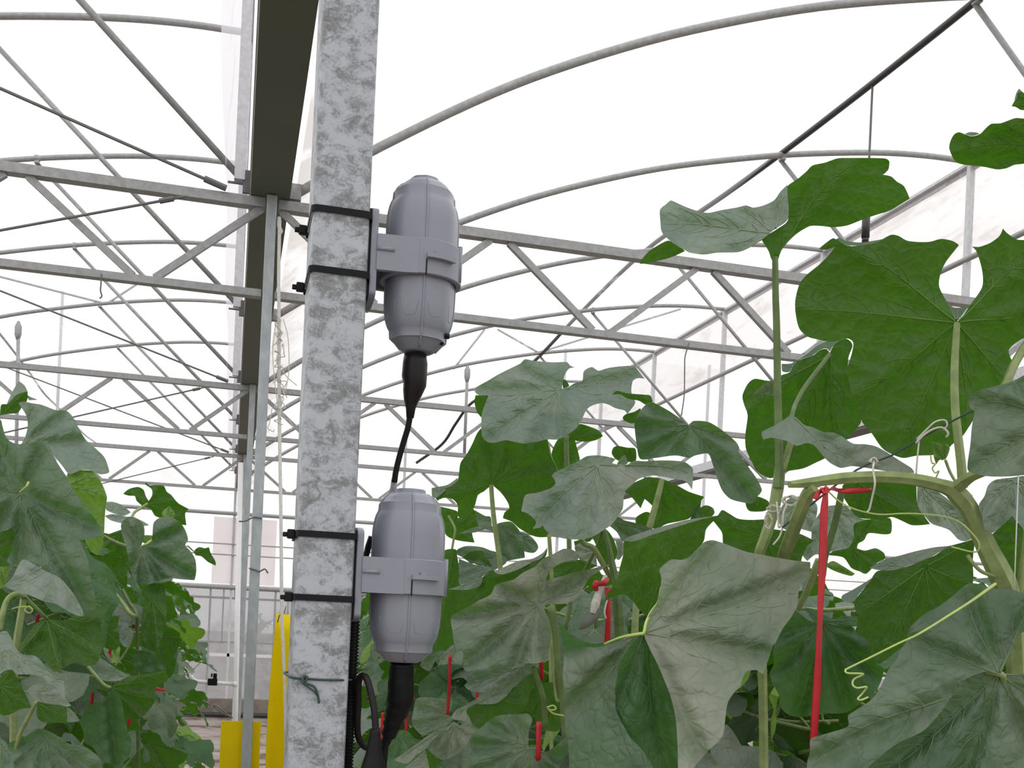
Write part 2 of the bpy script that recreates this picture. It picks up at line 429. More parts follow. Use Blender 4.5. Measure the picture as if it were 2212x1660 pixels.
for z in (2.55, 2.72):
    MB().tube([(-15, YW - 0.06, z), (15, YW - 0.06, z)], 0.010, 6).build('wire_line', MAT['galv'], wf)
for i in range(-9, 12):
    x = -0.31 + i * 1.0
    MB().box((x, YW - 0.03, 1.02), (0.03, 0.04, 2.04)).build('panel_post', MAT['galv'], wf)
    MB().box((x + 0.2, YW - 0.03, 1.6), (0.022, 0.03, 0.87)).build('panel_post', MAT['galv'], wf)
    MB().box((x + 0.38, YW - 0.03, 1.95), (0.04, 0.03, 0.18)).build('panel_post', MAT['galv'], wf)
for i in range(-3, 4):
    MB().box((0.0 + i * 2.67, YW - 0.02, 3.2), (0.04, 0.04, 6.4)).build('wall_post', MAT['lightzinc'], wf)

# shrub outside, seen through the end wall film
sh = empty('outdoor_shrub', on_y(592, 1560, YW + 1.6)); tag(sh, 'pale green shrub outside, blurred behind the end wall film', 'shrub')

# black irrigation hoses
def hose(pts, r, label):
    o = MB().tube(catmull(pts, 6), r, 10).build('irrigation_hose', MAT['hose'], smooth=True); tag(o, label, 'hose', 'overhead irrigation hoses'); return o
hp = [on_x(x, y, 3.72) for x, y in ((2300, -160), (2110, 0), (1885, 180), (1690, 330), (1560, 425), (1390, 545), (1250, 680), (1160, 775))]
hp += [on_y(1085, 838, 14.6), on_y(1020, 870, 15.4), on_y(985, 915, 15.9), on_y(955, 960, 16.3), on_y(900, 1000, 16.9)]
hose(hp, 0.0215, 'black irrigation hose sloping under the right bay arches')
hose([on_x(x, y, -3.1) for x, y in ((-60, 655), (0, 722), (60, 800), (95, 850), (130, 885), (180, 937), (207, 957))], 0.016, 'thin black hose dropping across the left bay')

# sprinkler droppers hanging from the arches and hose
def dropper(pts, r, label, nozzle=None, mat='galv'):
    root = empty('sprinkler_dropper', pts[0]); tag(root, label, 'sprinkler', 'hanging sprinkler droppers')
    MB().tube(pts, r, 8).build('drop_tube', MAT[mat], root, smooth=True)
    a = Vector(pts[0]); b = Vector(pts[-1])
    if not nozzle: MB().lathe([(r * 1.0, -0.18), (r * 1.9, -0.12), (r * 1.9, -0.03), (r * 1.2, 0.0), (r * 0.7, 0.03)], 12, a).build('swivel_hook', MAT[mat], root, smooth=True)
    if nozzle:
        n0, n1, nr = nozzle
        MB().tube([n0, n0 + (n1 - n0) * 0.82], nr, 12).tube([n0 + (n1 - n0) * 0.82, n1], nr * 0.85, 12).build('nozzle_weight', MAT['hose'], root, smooth=True)
    return root
dropper([on_y(1010, 795, 13.3), on_y(1003, 985, 13.3)], 0.02, 'grey sprinkler dropper hanging below an arch right of the upper pod')
dropper([on_y(40, 700, 13.3), on_y(36, 930, 13.3), on_y(34, 1045, 13.3)], 0.02, 'grey sprinkler dropper at the far left above the leaves')
d0 = on_x(1885, 182, 3.72)
dropper([d0, on_x(1884, 200, 3.722), on_x(1878, 335, 3.72), on_x(1871, 470, 3.72)], 0.0075, 'thin dropper with a dark weight below the black hose', (on_x(1871, 468, 3.72), on_x(1869, 524, 3.72), 0.025), 'wire')
# ------------------------------------------------------------------ sensor pods on the near post
PX0, PX1, PY0, PY1 = 0.079, 0.1505, 1.375, 1.482       # post faces
AX, AYC = 0.2275, 1.4285                                 # pod axis
def sensor_pod(zc, label, tag_word):
    """grey two-part pod on a ring clamp; zc = clamp centre height"""
    root = empty('sensor_pod', (AX, AYC, zc - 0.106)); tag(root, label, 'sensor', 'sensor pods on the post')
    c = (AX, AYC, zc)
    up = [(0.0474, 0.0), (0.0474, 0.052), (0.0470, 0.062), (0.0461, 0.070), (0.0446, 0.0775), (0.0426, 0.0835), (0.0408, 0.0868), (0.0405, 0.0875), (0.0399, 0.0985), (0.0378, 0.0995), (0.0345, 0.1052), (0.0268, 0.1118), (0.0205, 0.1135), (0.0195, 0.1182), (0.004, 0.1185)]
    lo = [(0.012, -0.1142), (0.020, -0.1138), (0.0225, -0.1125), (0.0325, -0.1012), (0.0345, -0.0998), (0.0368, -0.0995), (0.0374, -0.0888), (0.0384, -0.0875), (0.0412, -0.082), (0.0434, -0.0748), (0.0451, -0.065), (0.0460, -0.053), (0.0463, -0.035), (0.0464, 0.0)]
    def facet(a): return 1.0 - 0.03 * (math.cos(((a - math.radians(-93)) % (math.pi / 4) - math.pi / 8) * 8) * 0.5 + 0.5)
    for prof, nm in ((up, 'upper_shell'), (lo, 'lower_shell')):
        mb = MB().lathe(prof, 96, c)
        mb.v = [(AX + (x - AX) * facet(math.atan2(y - AYC, x - AX)), AYC + (y - AYC) * facet(math.atan2(y - AYC, x - AX)), z) for x, y, z in mb.v]
        mb.build(nm, MAT['grey'], root, smooth='auto')
    # moulding seams: slim ribs that follow the profile
    def on_prof(prof, z):
        for (r0, z0), (r1, z1) in zip(prof, prof[1:]):
            if z0 <= z <= z1: return r0 + (r1 - r0) * (z - z0) / max(1e-6, z1 - z0)
        return prof[-1][0]
    for k in range(4):
        a = math.radians(-93 + 90 * k)
        d = Vector((math.cos(a), math.sin(a), 0))
        pts = [Vector(c) + d * (on_prof(lo, z) + 0.0005) + Vector((0, 0, z)) for z in [-0.112 + 0.112 * t / 24 for t in range(25)]]
        pts2 = [Vector(c) + d * (on_prof(up, z) + 0.0005) + Vector((0, 0, z)) for z in [0.113 * t / 26 for t in range(27)]]
        MB().tube(pts, 0.0015, 6).build('seam_rib', MAT['grey'], root, smooth=True)
        MB().tube(pts2, 0.0015, 6).build('seam_rib', MAT['grey'], root, smooth=True)
    # U-shaped panel ends low on the shell
    for k in range(8):
        a0 = math.radians(-93 + 22.5 + 45 * k); loop = []
        for t in range(25):
            u = -1 + 2 * t / 24; w = 0.27; dz = (abs(u) ** 5) * 0.020
            loop.append((a0 + u * w, -0.0735 + dz))
        P = [Vector(c) + Vector((math.cos(a), math.sin(a), 0)) * (on_prof(lo, z) * facet(a) - 0.0001) + Vector((0, 0, z)) for a, z in loop]
        MB().tube(P, 0.0006, 5).build('panel_line', MAT['grey'], root, smooth=True)
    # ring clamp with arms to the mounting plate
    ring = []
    zo = 0.0232
    prof = [(0.0478, -zo), (0.0535, -zo), (0.0545, -zo + 0.001), (0.0545, zo - 0.001), (0.0535, zo), (0.0478, zo)]
    n = 56; vs = []; fs = []
    for k in range(n):
        a = 2 * math.pi * k / n
        for r, z in prof: vs.append(Vector(c) + Vector((r * math.cos(a), r * math.sin(a), z)))
    m = len(prof)
    for k in range(n):
        l = (k + 1) % n
        for i in range(m):
            j = (i + 1) % m; fs.append((k * m + i, l * m + i, l * m + j, k * m + j))
    cl = MB().add(vs, fs).build('ring_clamp', MAT['grey'], root, smooth='auto')
    xp = PX1 + 0.0115
    for sy in (-1, 1):
        y = AYC + sy * 0.042
        arm = [(xp, y - 0.004), (AX - 0.030, y + sy * 0.0025 - 0.004), (AX - 0.012, y + sy * 0.0095 - 0.002), (AX - 0.012, y + sy * 0.0095 + 0.002), (AX - 0.030, y + sy * 0.0025 + 0.004), (xp, y + 0.004)]
        MB().prism(arm, (0, 0, zc - zo), (0, 0, zc + zo), (1, 0, 0), (0, 1, 0)).build('clamp_arm', MAT['grey'], root)
        MB().tube([(xp, y + sy * 0.004, zc + 0.004), (xp + 0.022, y + sy * 0.006, zc + 0.004)], 0.003, 8).build('arm_ridge', MAT['grey'], root, smooth=True)
    # catch: horizontal tab over the split of the ring
    ts = [math.radians(-90 + g) for g in (-2, 6, 14, 22, 30, 38)]
    inner = [(AX + 0.0535 * math.cos(a), AYC + 0.0535 * math.sin(a)) for a in ts]
    outer = [(AX + 0.0625 * math.cos(a), AYC + 0.0625 * math.sin(a)) for a in reversed(ts)]
    MB().prism(inner + outer, (0, 0, zc - 0.0035), (0, 0, zc + 0.0025), (1, 0, 0), (0, 1, 0)).build('catch_tab', MAT['grey'], root)
    a = math.radians(-90 + 13)
    MB().box((AX + 0.0575 * math.cos(a), AYC + 0.0575 * math.sin(a), zc + 0.0045), (0.008, 0.004, 0.004)).build('catch_stud', MAT['grey'], root)
    MB().box((AX + 0.054 * math.cos(math.radians(-92)), AYC + 0.054 * math.sin(math.radians(-92)), zc - 0.0145), (0.0016, 0.0026, 0.0205)).build('ring_split', MAT['black'], root)
    a = math.radians(-28)
    MB().tube([(AX + 0.0535 * math.cos(a), AYC + 0.0535 * math.sin(a), zc - 0.02), (AX + 0.0535 * math.cos(a), AYC + 0.0535 * math.sin(a), zc + 0.0265)], 0.0035, 8).build('hinge_pin', MAT['grey'], root, smooth=True)
    # mounting plate: rounded upright bar against the post
    hw, hh = 0.044, 0.0625
    prof = []
    for k in range(13):
        a = math.pi * k / 12; prof.append((hw * math.cos(a), hh - 0.010 + 0.010 * math.sin(a)))
    for k in range(13):
        a = math.pi + math.pi * k / 12; prof.append((hw * math.cos(a), -hh + 0.010 + 0.010 * math.sin(a)))
    MB().prism(prof, (PX1 + 0.0035, AYC, zc), (PX1 + 0.0125, AYC, zc), (0, 1, 0), (0, 0, 1)).build('mount_plate', MAT['grey'], root, bevel=0.0012)
    MB().box((PX1 + 0.0018, AYC, zc), (0.0036, 0.08, 0.112)).build('mount_pad', MAT['black'], root)
    return root
Z_POD1, Z_POD2 = 2.2150, 1.7985
pod1 = sensor_pod(Z_POD1, 'upper grey plastic sensor pod clamped to the post', 'upper')
pod2 = sensor_pod(Z_POD2, 'lower grey plastic sensor pod clamped to the post', 'lower')
for sx, sz in ((0.030, -0.090), (0.022, -0.099)):
    o = MB().tube([(AX + sx, AYC - 0.012, Z_POD1 + sz), (AX + sx + 0.01, AYC - 0.012, Z_POD1 + sz)], 0.004, 8).build('pod_screw', MAT['black'], pod1, smooth=True)

# cable between the pods: taped gland, thin lead, pale sleeve
root = empty('pod_cable', at(895, 775, 1.43)); tag(root, 'dark cable with taped gland linking the upper pod to the lower one', 'cable')
D = 1.437
g = [(897, 766, 24), (897, 785, 27), (895, 815, 27.5), (896, 832, 25), (891, 850, 21), (888, 866, 16), (887, 884, 10.5), (886, 903, 8)]
MB().tube([at(x, y, D) for x, y, r in g], [r * D / F_PX for x, y, r in g], 16).build('taped_gland', MAT['cable'], root, smooth=True)
lead = [(886, 898), (881, 925), (872, 955), (862, 990), (855, 1020), (852, 1042)]
MB().tube(catmull([at(x, y, D + 0.004 * i) for i, (x, y) in enumerate(lead)], 4), 6.5 * D / F_PX, 10).build('lead', MAT['cable'], root, smooth=True)
sl = [(852, 1036, 6.5), (850, 1055, 7.5), (846, 1075, 10), (838, 1092, 14)]
MB().tube([at(x, y, D + 0.025 + 0.012 * i) for i, (x, y, r) in enumerate(sl)], [r * D / F_PX for *_, r in sl], 12).build('sleeve', MAT['sleeve'], root, smooth=True)

# taped lead below the lower pod
root = empty('pod_lead', at(865, 1437, 1.43)); tag(root, 'thick black taped lead hanging below the lower pod', 'cable')
g = [(868, 1432, 26), (868, 1445, 27), (866, 1475, 28.5), (866, 1500, 29), (862, 1525, 25), (853, 1550, 21), (845, 1575, 17), (837, 1595, 11), (832, 1612, 8), (828, 1660, 7), (825, 1760, 7)]
MB().tube(catmull([at(x, y, D + 0.002 * i) for i, (x, y, r) in enumerate(g)], 3), [g[min(i // 3, len(g) - 1)][2] * D / F_PX for i in range(3 * (len(g) - 1) + 1)], 16).build('taped_lead', MAT['black'], root, smooth=True)

# black cable that loops beside the post into a round connector
root = empty('cable_connector', at(810, 1660, 1.40)); tag(root, 'black looped cable ending in a bell-shaped connector beside the post', 'cable')
lp = [(800, 1618), (785, 1612), (774, 1592), (772, 1560), (774, 1520), (774, 1485), (778, 1464), (786, 1460), (794, 1472), (803, 1505), (809, 1540), (812, 1585)]
ld = [1.43, 1.425, 1.42, 1.415, 1.412, 1.408, 1.40, 1.392, 1.386, 1.38, 1.375, 1.372]
MB().tube(catmull([at(x, y, d) for (x, y), d in zip(lp, ld)], 5), 7.2 * 1.4 / F_PX, 12).build('loop_cable', MAT['cable'], root, smooth=True)
g = [(811, 1574, 9), (811, 1582, 11.5), (810, 1592, 12), (810, 1600, 14), (809, 1615, 16), (808, 1632, 19), (807, 1650, 24), (806, 1662, 27), (805, 1675, 27), (805, 1690, 26)]
MB().tube([at(x, y, 1.372) for x, y, r in g], [r * 1.372 / F_PX for *_, r in g], 18).build('connector', MAT['black'], root, smooth=True)

# corrugated conduit running down the right face of the post
root = empty('corrugated_conduit', (PX1 + 0.009, 1.425, 0.0)); tag(root, 'black corrugated conduit running down the right face of the post', 'conduit')
pts = []; rs = []; z = 1.742; i = 0
while z > 0.75:
    pts.append((PX1 + 0.0085, 1.425, z)); rs.append(0.0082 if i % 2 == 0 else 0.0064); z -= 0.0019 if i % 2 == 0 else 0.0012
    pts.append((PX1 + 0.0085, 1.425, z)); rs.append(rs[-1]); z -= 0.0007; i += 1
MB().tube(pts, rs, 12).build('conduit_tube', MAT['black'], root)
# cable leaving behind the lower pod
o = MB().tube(catmull([at(803, 1160, 1.48), at(796, 1180, 1.482), at(788, 1205, 1.484), (PX1 + 0.008, 1.475, 1.80)], 4), 0.0045, 8).build('short_cable', MAT['cable'], smooth=True)
tag(o, 'short black cable tucked behind the lower pod plate', 'cable')

# cable ties: strap round post and plate, with head and cut tail
def cable_tie(z, yh, label):
    root = empty('cable_tie', (PX0, yh, z)); tag(root, label, 'cable tie', 'cable ties round the post')
    x0, x1, y0, y1 = PX0 - 0.0016, PX1 + 0.0022, PY0 - 0.0016, PY1 + 0.0016
    r = 0.008; path = []
    for cx_, cy_, a0 in ((x1 - r, y1 - r, 0), (x0 + r, y1 - r, 90), (x0 + r, y0 + r, 180), (x1 - r, y0 + r, 270)):
        for k in range(6):
            a = math.radians(a0 + 18 * k); path.append((cx_ + r * math.cos(a), cy_ + r * math.sin(a)))
    path = [(x, y) if x < PX1 - 0.003 or True else (x, y) for x, y in path]
    n = len(path); vs = []; fs = []; h = 0.0041; t = 0.0013
    for i, (x, y) in enumerate(path):
        p = Vector(path[(i + 1) % n]) - Vector(path[i - 1]); nr = Vector((p.y, -p.x)).normalized()
        for dz, dn in ((-h, 0), (h, 0), (h, t), (-h, t)): vs.append((x + nr.x * dn, y + nr.y * dn, z + dz))
    for i in range(n):
        j = (i + 1) % n
        for a in range(4):
            b = (a + 1) % 4; fs.append((i * 4 + a, j * 4 + a, j * 4 + b, i * 4 + b))
    MB().add(vs, fs).build('strap', MAT['strap'], root)
    MB().box((PX0 - 0.0078, yh, z), (0.0105, 0.009, 0.012)).build('tie_head', MAT['black'], root, bevel=0.0015)
    MB().box((PX0 - 0.0155, yh - 0.0015, z - 0.001), (0.006, 0.006, 0.006)).build('cut_tail', MAT['black'], root, bevel=0.001)
    return root
cable_tie(2.2565, 1.462, 'topmost black cable tie holding the upper pod plate')
cable_tie(2.1800, 1.462, 'second black cable tie from the top, below the upper pod clamp')
cable_tie(1.8455, 1.400, 'third black cable tie, at the top of the lower pod plate')
cable_tie(1.7650, 1.392, 'lowest black cable tie, at the bottom of the lower pod plate')

# green garden wire knotted round the post
root = empty('green_wire_tie', (PX0, PY0, 1.66)); tag(root, 'green coated wire knotted round the post below the pods', 'wire')
zz = 1.662; yf = PY0 - 0.002
MB().tube(catmull([at(760, 1469, 1.42), at(755, 1470, 1.385), on_y(735, 1470, yf), on_y(690, 1469, yf), on_y(662, 1467, yf), on_y(640, 1466, yf), on_y(626, 1463, yf), (PX0 - 0.003, 1.40, 1.6635), (PX0 - 0.003, 1.48, 1.6635), (0.11, PY1 + 0.003, 1.663), (PX1 + 0.003, 1.478, 1.662), (PX1 + 0.003, 1.43, 1.662)], 4), 0.0015, 6).build('wire_loop', MAT['greenwire'], root, smooth=True)
MB().tube(catmull([on_y(652, 1466, yf - 0.002), on_y(658, 1474, yf - 0.004), on_y(664, 1464, yf - 0.004), on_y(656, 1462, yf - 0.003), on_y(655, 1476, yf - 0.004), on_y(664, 1482, yf - 0.003)], 5), 0.0018, 6).build('knot', MAT['greenwire'], root, smooth=True)
MB().tube(catmull([on_y(662, 1478, yf - 0.003), on_y(678, 1484, yf - 0.005), on_y(686, 1500, yf - 0.004), on_y(689, 1520, yf - 0.002)], 5), 0.0015, 6).tube(catmull([on_y(660, 1480, yf - 0.003), on_y(668, 1487, yf - 0.004), on_y(680, 1496, yf - 0.004), on_y(688, 1509, yf - 0.002)], 5), 0.0012, 6).build('wire_end', MAT['greenwire'], root, smooth=True)

# white rope with tangled twine between post and slim column
root = empty('white_rope', on_y(618, 1660, 4.86)); tag(root, 'white rope with tangled twine hanging between the column and the post', 'rope')
RP = [(604, 476), (602, 600), (603, 720), (603, 860), (605, 1000), (607, 1130), (609, 1330), (614, 1450), (617, 1560), (618, 1660), (620, 2200)]
MB().tube(catmull([on_y(x, y, 4.86) for x, y in RP], 6), 0.0076, 10).build('rope_strand', MAT['rope'], root, smooth=True)
MB().tube(catmull([on_y(603, 470, 4.87), on_y(603, 490, 4.86), on_y(607, 500, 4.86), on_y(602, 505, 4.86)], 4), 0.0085, 8).build('rope_knot', MAT['rope'], root, smooth=True)
rnd = random.Random(4)
for j in range(9):
    y0 = 670 + j * 24; P = []
    x0 = 603 + rnd.uniform(-4, 4)
    for t in range(8):
        P.append(on_y(x0 + rnd.uniform(-11, 15) * (0.4 + t / 9), y0 + t * 9 + rnd.uniform(-8, 8), 4.845 + rnd.uniform(-0.012, 0.012)))
    MB().tube(catmull(P, 5), 0.0021, 5).build('twine_tangle', MAT['twine'], root, smooth=True)
for p in ([(612, 690), (622, 730), (624, 800), (616, 850)], [(588, 880), (582, 915), (578, 925), (590, 933), (592, 928)], [(606, 880), (615, 905), (625, 908), (634, 925)], [(610, 800), (620, 815), (641, 833)], [(595, 700), (589, 760), (594, 830), (600, 880)]):
    MB().tube(catmull([on_y(x, y, 4.84) for x, y in p], 6), 0.0021, 5).build('loose_twine', MAT['twine'], root, smooth=True)

# yellow sticky traps
root = empty('sticky_trap', on_y(590, 1660, 4.93)); tag(root, 'tall curved yellow sticky sheet half hidden behind the thick post', 'sticky trap', 'yellow sticky traps')
rows = []
for t in range(15):
    y = 1326 + t * 40; u = t / 14
    xl = 597 - 24 * math.sin(min(1, u * 1.5) * math.pi / 2); rows.append([on_y(xl + s * 9, y + s * 0.8, 4.90 + 0.05 * math.sin(s / 11 * math.pi)) for s in range(12)])
o = MB().grid(rows).build('trap_sheet', MAT['yellow'], root, smooth=True); o.modifiers.new('thick', 'SOLIDIFY').thickness = 0.003
MB().tube(catmull([on_y(600, 1345, 4.89), on_y(604, 1330, 4.86), on_y(612, 1328, 4.87), on_y(618, 1310, 4.89)], 4), 0.0025, 6).build('hanging_wire', MAT['wire'], root, smooth=True)
root = empty('sticky_trap', on_y(520, 1660, 4.97)); tag(root, 'flat yellow sticky board fixed behind the slim column', 'sticky trap', 'yellow sticky traps')
a, b = on_y(478, 1558, 4.93), on_y(564, 1560, 4.93)
MB().box(((a.x + b.x) / 2 , 4.93, a.z - 0.2), (b.x - a.x, 0.004, 0.4)).build('trap_board', MAT['yellow'], root, bevel=0.001)

# white water pipe with a valve by the second column
root = empty('water_pipe', (0.06, 9.0, 0)); tag(root, 'white plastic water pipe with a black valve beside the slim columns', 'pipe')
MB().tube([on_y(520, 1000, 9.0), on_y(509, 1520, 9.0), on_y(506, 1660, 9.0)], 0.021, 10).build('riser', MAT['pvc'], root, smooth=True)
zb = on_y(500, 1478, 9.0)
MB().tube([on_y(512, 1479, 9.0), on_y(455, 1475, 9.0), on_y(425, 1473, 9.0), on_y(416, 1468, 9.0), on_y(412, 1460, 9.0)], 0.016, 10).build('branch_pipe', MAT['pvc'], root, smooth=True)
vv = on_y(459, 1474, 9.0)
MB().box(vv, (0.075, 0.06, 0.055)).box(vv + Vector((0.018, 0, 0.045)), (0.03, 0.03, 0.05)).box(vv + Vector((-0.008, 0, 0.055)), (0.012, 0.02, 0.03)).build('valve', MAT['black'], root, bevel=0.003)
MB().tube([on_y(512, 1479, 8.995), on_y(504, 1478.5, 8.995)], 0.025, 10).build('tee_joint', MAT['pvc'], root, smooth=True)
# guy wire with turnbuckle near the far floor
root = empty('guy_wire', on_y(500, 1550, 9.3)); tag(root, 'slack guy wire with a turnbuckle running down towards the column foot', 'wire')
MB().tube([on_y(410, 1500, 9.3), on_y(452, 1522, 9.3)], 0.009, 6).tube([on_y(490, 1545, 9.3), on_y(512, 1556, 9.3)], 0.009, 6).build('wire', MAT['wire'], root)
MB().tube(catmull([on_y(462, 1524, 9.3), on_y(470, 1528, 9.29), on_y(492, 1545, 9.29), on_y(488, 1546, 9.31), on_y(466, 1531, 9.31)], 3, True), 0.006, 6, closed=True).build('turnbuckle', MAT['wire'], root)
# drip pipe lying along the end wall
o = MB().tube([(-3, YW - 0.3, 0.05), (2.2, YW - 0.3, 0.05)], 0.035, 8).build('drain_pipe', MAT['hose'], smooth=True); tag(o, 'black pipe lying on the floor along the end wall', 'pipe')
# ------------------------------------------------------------------ leaf kit
from mathutils import noise as mnoise
from mathutils.geometry import delaunay_2d_cdt

def leaf_material(name, top_a, top_b, dust, dust_lo, dust_hi, under=(0.055, 0.115, 0.014), trans=(0.082, 0.315, 0.002)):
    m = bpy.data.materials.new(name); m.use_nodes = True; nt = m.node_tree; nt.nodes.clear(); L = nt.links.new
    out = N(nt, 'ShaderNodeOutputMaterial')
    uv = N(nt, 'ShaderNodeUVMap')
    oi = N(nt, 'ShaderNodeObjectInfo')
    vor = N(nt, 'ShaderNodeTexVoronoi', feature='DISTANCE_TO_EDGE'); vor.inputs['Scale'].default_value = 66; vor.inputs['Randomness'].default_value = 1.0
    wn = N(nt, 'ShaderNodeTexNoise'); wn.inputs['Scale'].default_value = 30; wn.inputs['Detail'].default_value = 2
    mixv = N(nt, 'ShaderNodeVectorMath', operation='MULTIPLY_ADD'); mixv.inputs[1].default_value = (0.022, 0.022, 0.0)
    L(uv.outputs[0], wn.inputs['Vector']); L(wn.outputs['Color'], mixv.inputs[0]); L(uv.outputs[0], mixv.inputs[2]); L(mixv.outputs[0], vor.inputs['Vector'])
    cell = N(nt, 'ShaderNodeMapRange'); cell.inputs['From Max'].default_value = 0.30; L(vor.outputs['Distance'], cell.inputs['Value'])   # 0 on the net veins
    n1 = N(nt, 'ShaderNodeTexNoise'); n1.inputs['Scale'].default_value = 11; n1.inputs['Detail'].default_value = 5
    off = N(nt, 'ShaderNodeVectorMath', operation='MULTIPLY_ADD'); off.inputs[1].default_value = (7, 5, 3)
    cmb = N(nt, 'ShaderNodeCombineXYZ'); L(oi.outputs['Random'], cmb.inputs[0]); L(oi.outputs['Random'], cmb.inputs[1])
    L(cmb.outputs[0], off.inputs[0]); L(uv.outputs[0], off.inputs[2]); L(off.outputs[0], n1.inputs['Vector'])
    top = ramp(nt, n1.outputs['Fac'], [(0.3, top_a), (0.7, top_b)])
    n2 = N(nt, 'ShaderNodeTexNoise'); n2.inputs['Scale'].default_value = 6; n2.inputs['Detail'].default_value = 6; L(off.outputs[0], n2.inputs['Vector'])
    du = N(nt, 'ShaderNodeMapRange'); du.inputs['From Min'].default_value = dust_lo; du.inputs['From Max'].default_value = dust_hi; L(n2.outputs['Fac'], du.inputs['Value'])
    mt = N(nt, 'ShaderNodeMix', data_type='RGBA'); L(du.outputs[0], mt.inputs['Factor']); L(top, mt.inputs['A']); mt.inputs['B'].default_value = (*dust, 1)
    # paler net veins
    mv = N(nt, 'ShaderNodeMix', data_type='RGBA'); mv.blend_type = 'MULTIPLY'; mv.inputs['Factor'].default_value = 1.0
    vc = ramp(nt, cell.outputs[0], [(0.0, (0.93, 0.95, 0.92)), (0.6, (1, 1, 1))]); L(mt.outputs['Result'], mv.inputs['A']); L(vc, mv.inputs['B'])
    geo = N(nt, 'ShaderNodeNewGeometry')
    mu = N(nt, 'ShaderNodeMix', data_type='RGBA'); L(geo.outputs['Backfacing'], mu.inputs['Factor']); L(mv.outputs['Result'], mu.inputs['A'])
    uc = ramp(nt, cell.outputs[0], [(0.0, tuple(c * 1.2 for c in under)), (0.45, under)]); L(uc, mu.inputs['B'])
    df = N(nt, 'ShaderNodeBsdfDiffuse'); L(mu.outputs['Result'], df.inputs['Color'])
    tl = N(nt, 'ShaderNodeBsdfTranslucent')
    tc = ramp(nt, cell.outputs[0], [(0.0, tuple(min(1, c * 1.12) for c in trans)), (0.45, trans)])
    tn = N(nt, 'ShaderNodeMix', data_type='RGBA'); tn.blend_type = 'MULTIPLY'; tn.inputs['Factor'].default_value = 1.0
    tv = ramp(nt, n1.outputs['Fac'], [(0.25, (0.72, 0.78, 0.8)), (0.75, (1.2, 1.08, 1.0))]); L(tc, tn.inputs['A']); L(tv, tn.inputs['B']); L(tn.outputs['Result'], tl.inputs['Color'])
    gl = N(nt, 'ShaderNodeBsdfGlossy'); gl.inputs['Roughness'].default_value = 0.55; gl.inputs['Color'].default_value = (0.8, 0.85, 0.9, 1)
    m1 = N(nt, 'ShaderNodeMixShader'); m1.inputs['Fac'].default_value = 0.27; L(df.outputs[0], m1.inputs[1]); L(tl.outputs[0], m1.inputs[2])
    m2 = N(nt, 'ShaderNodeMixShader'); m2.inputs['Fac'].default_value = 0.035; L(m1.outputs[0], m2.inputs[1]); L(gl.outputs[0], m2.inputs[2])
    bp = N(nt, 'ShaderNodeBump'); bp.inputs['Strength'].default_value = 0.5; bp.inputs['Distance'].default_value = 0.003
    sm = N(nt, 'ShaderNodeMath', operation='SMOOTH_MIN'); sm.inputs[1].default_value = 0.8; sm.inputs[2].default_value = 0.5; L(cell.outputs[0], sm.inputs[0])
    L(sm.outputs[0], bp.inputs['Height'])
    for s in (df, tl, gl): L(bp.outputs['Normal'], s.inputs['Normal'])
    L(m2.outputs[0], out.inputs['Surface'])
    return m
LEAF = {
    'pale': leaf_material('leaf_dusty_pale', (0.158, 0.208, 0.172), (0.262, 0.305, 0.265), (0.325, 0.318, 0.278), 0.45, 0.82),
    'mid': leaf_material('leaf_mid_green', (0.062, 0.118, 0.060), (0.145, 0.20, 0.138), (0.24, 0.25, 0.20), 0.42, 0.85),
    'tan': leaf_material('leaf_tan_dust', (0.135, 0.185, 0.125), (0.255, 0.29, 0.225), (0.365, 0.345, 0.285), 0.40, 0.75),
    'fresh': leaf_material('leaf_fresh_green', (0.042, 0.105, 0.035), (0.085, 0.165, 0.068), (0.18, 0.23, 0.16), 0.6, 0.95),
    'lime': leaf_material('leaf_young_lime', (0.17, 0.30, 0.05), (0.24, 0.38, 0.09), (0.3, 0.36, 0.2), 0.6, 0.95, under=(0.15, 0.24, 0.05), trans=(0.22, 0.55, 0.02)),
}
VEIN = plain('leaf_vein', (0.20, 0.25, 0.145), 0.6, 0, 0.1, 60)
VEIN_U = plain('leaf_vein_underside', (0.10, 0.235, 0.028), 0.6, 0, 0.1, 60)
VEIN_T = {'pale': VEIN, 'tan': VEIN, 'mid': plain('leaf_vein_mid', (0.14, 0.20, 0.095), 0.6, 0, 0.1, 60), 'fresh': plain('leaf_vein_fresh', (0.08, 0.155, 0.05), 0.6, 0, 0.1, 60), 'lime': plain('leaf_vein_lime', (0.27, 0.4, 0.12), 0.6, 0, 0.1, 60)}
STEM = plain('gourd_stem', (0.24, 0.31, 0.11), 0.55, 0, 0.25, 45)
STEM_D = plain('gourd_stem_dark', (0.12, 0.19, 0.055), 0.55, 0, 0.25, 45)
TENDRIL = plain('tendril', (0.42, 0.55, 0.15), 0.5, 0, 0.1, 60)

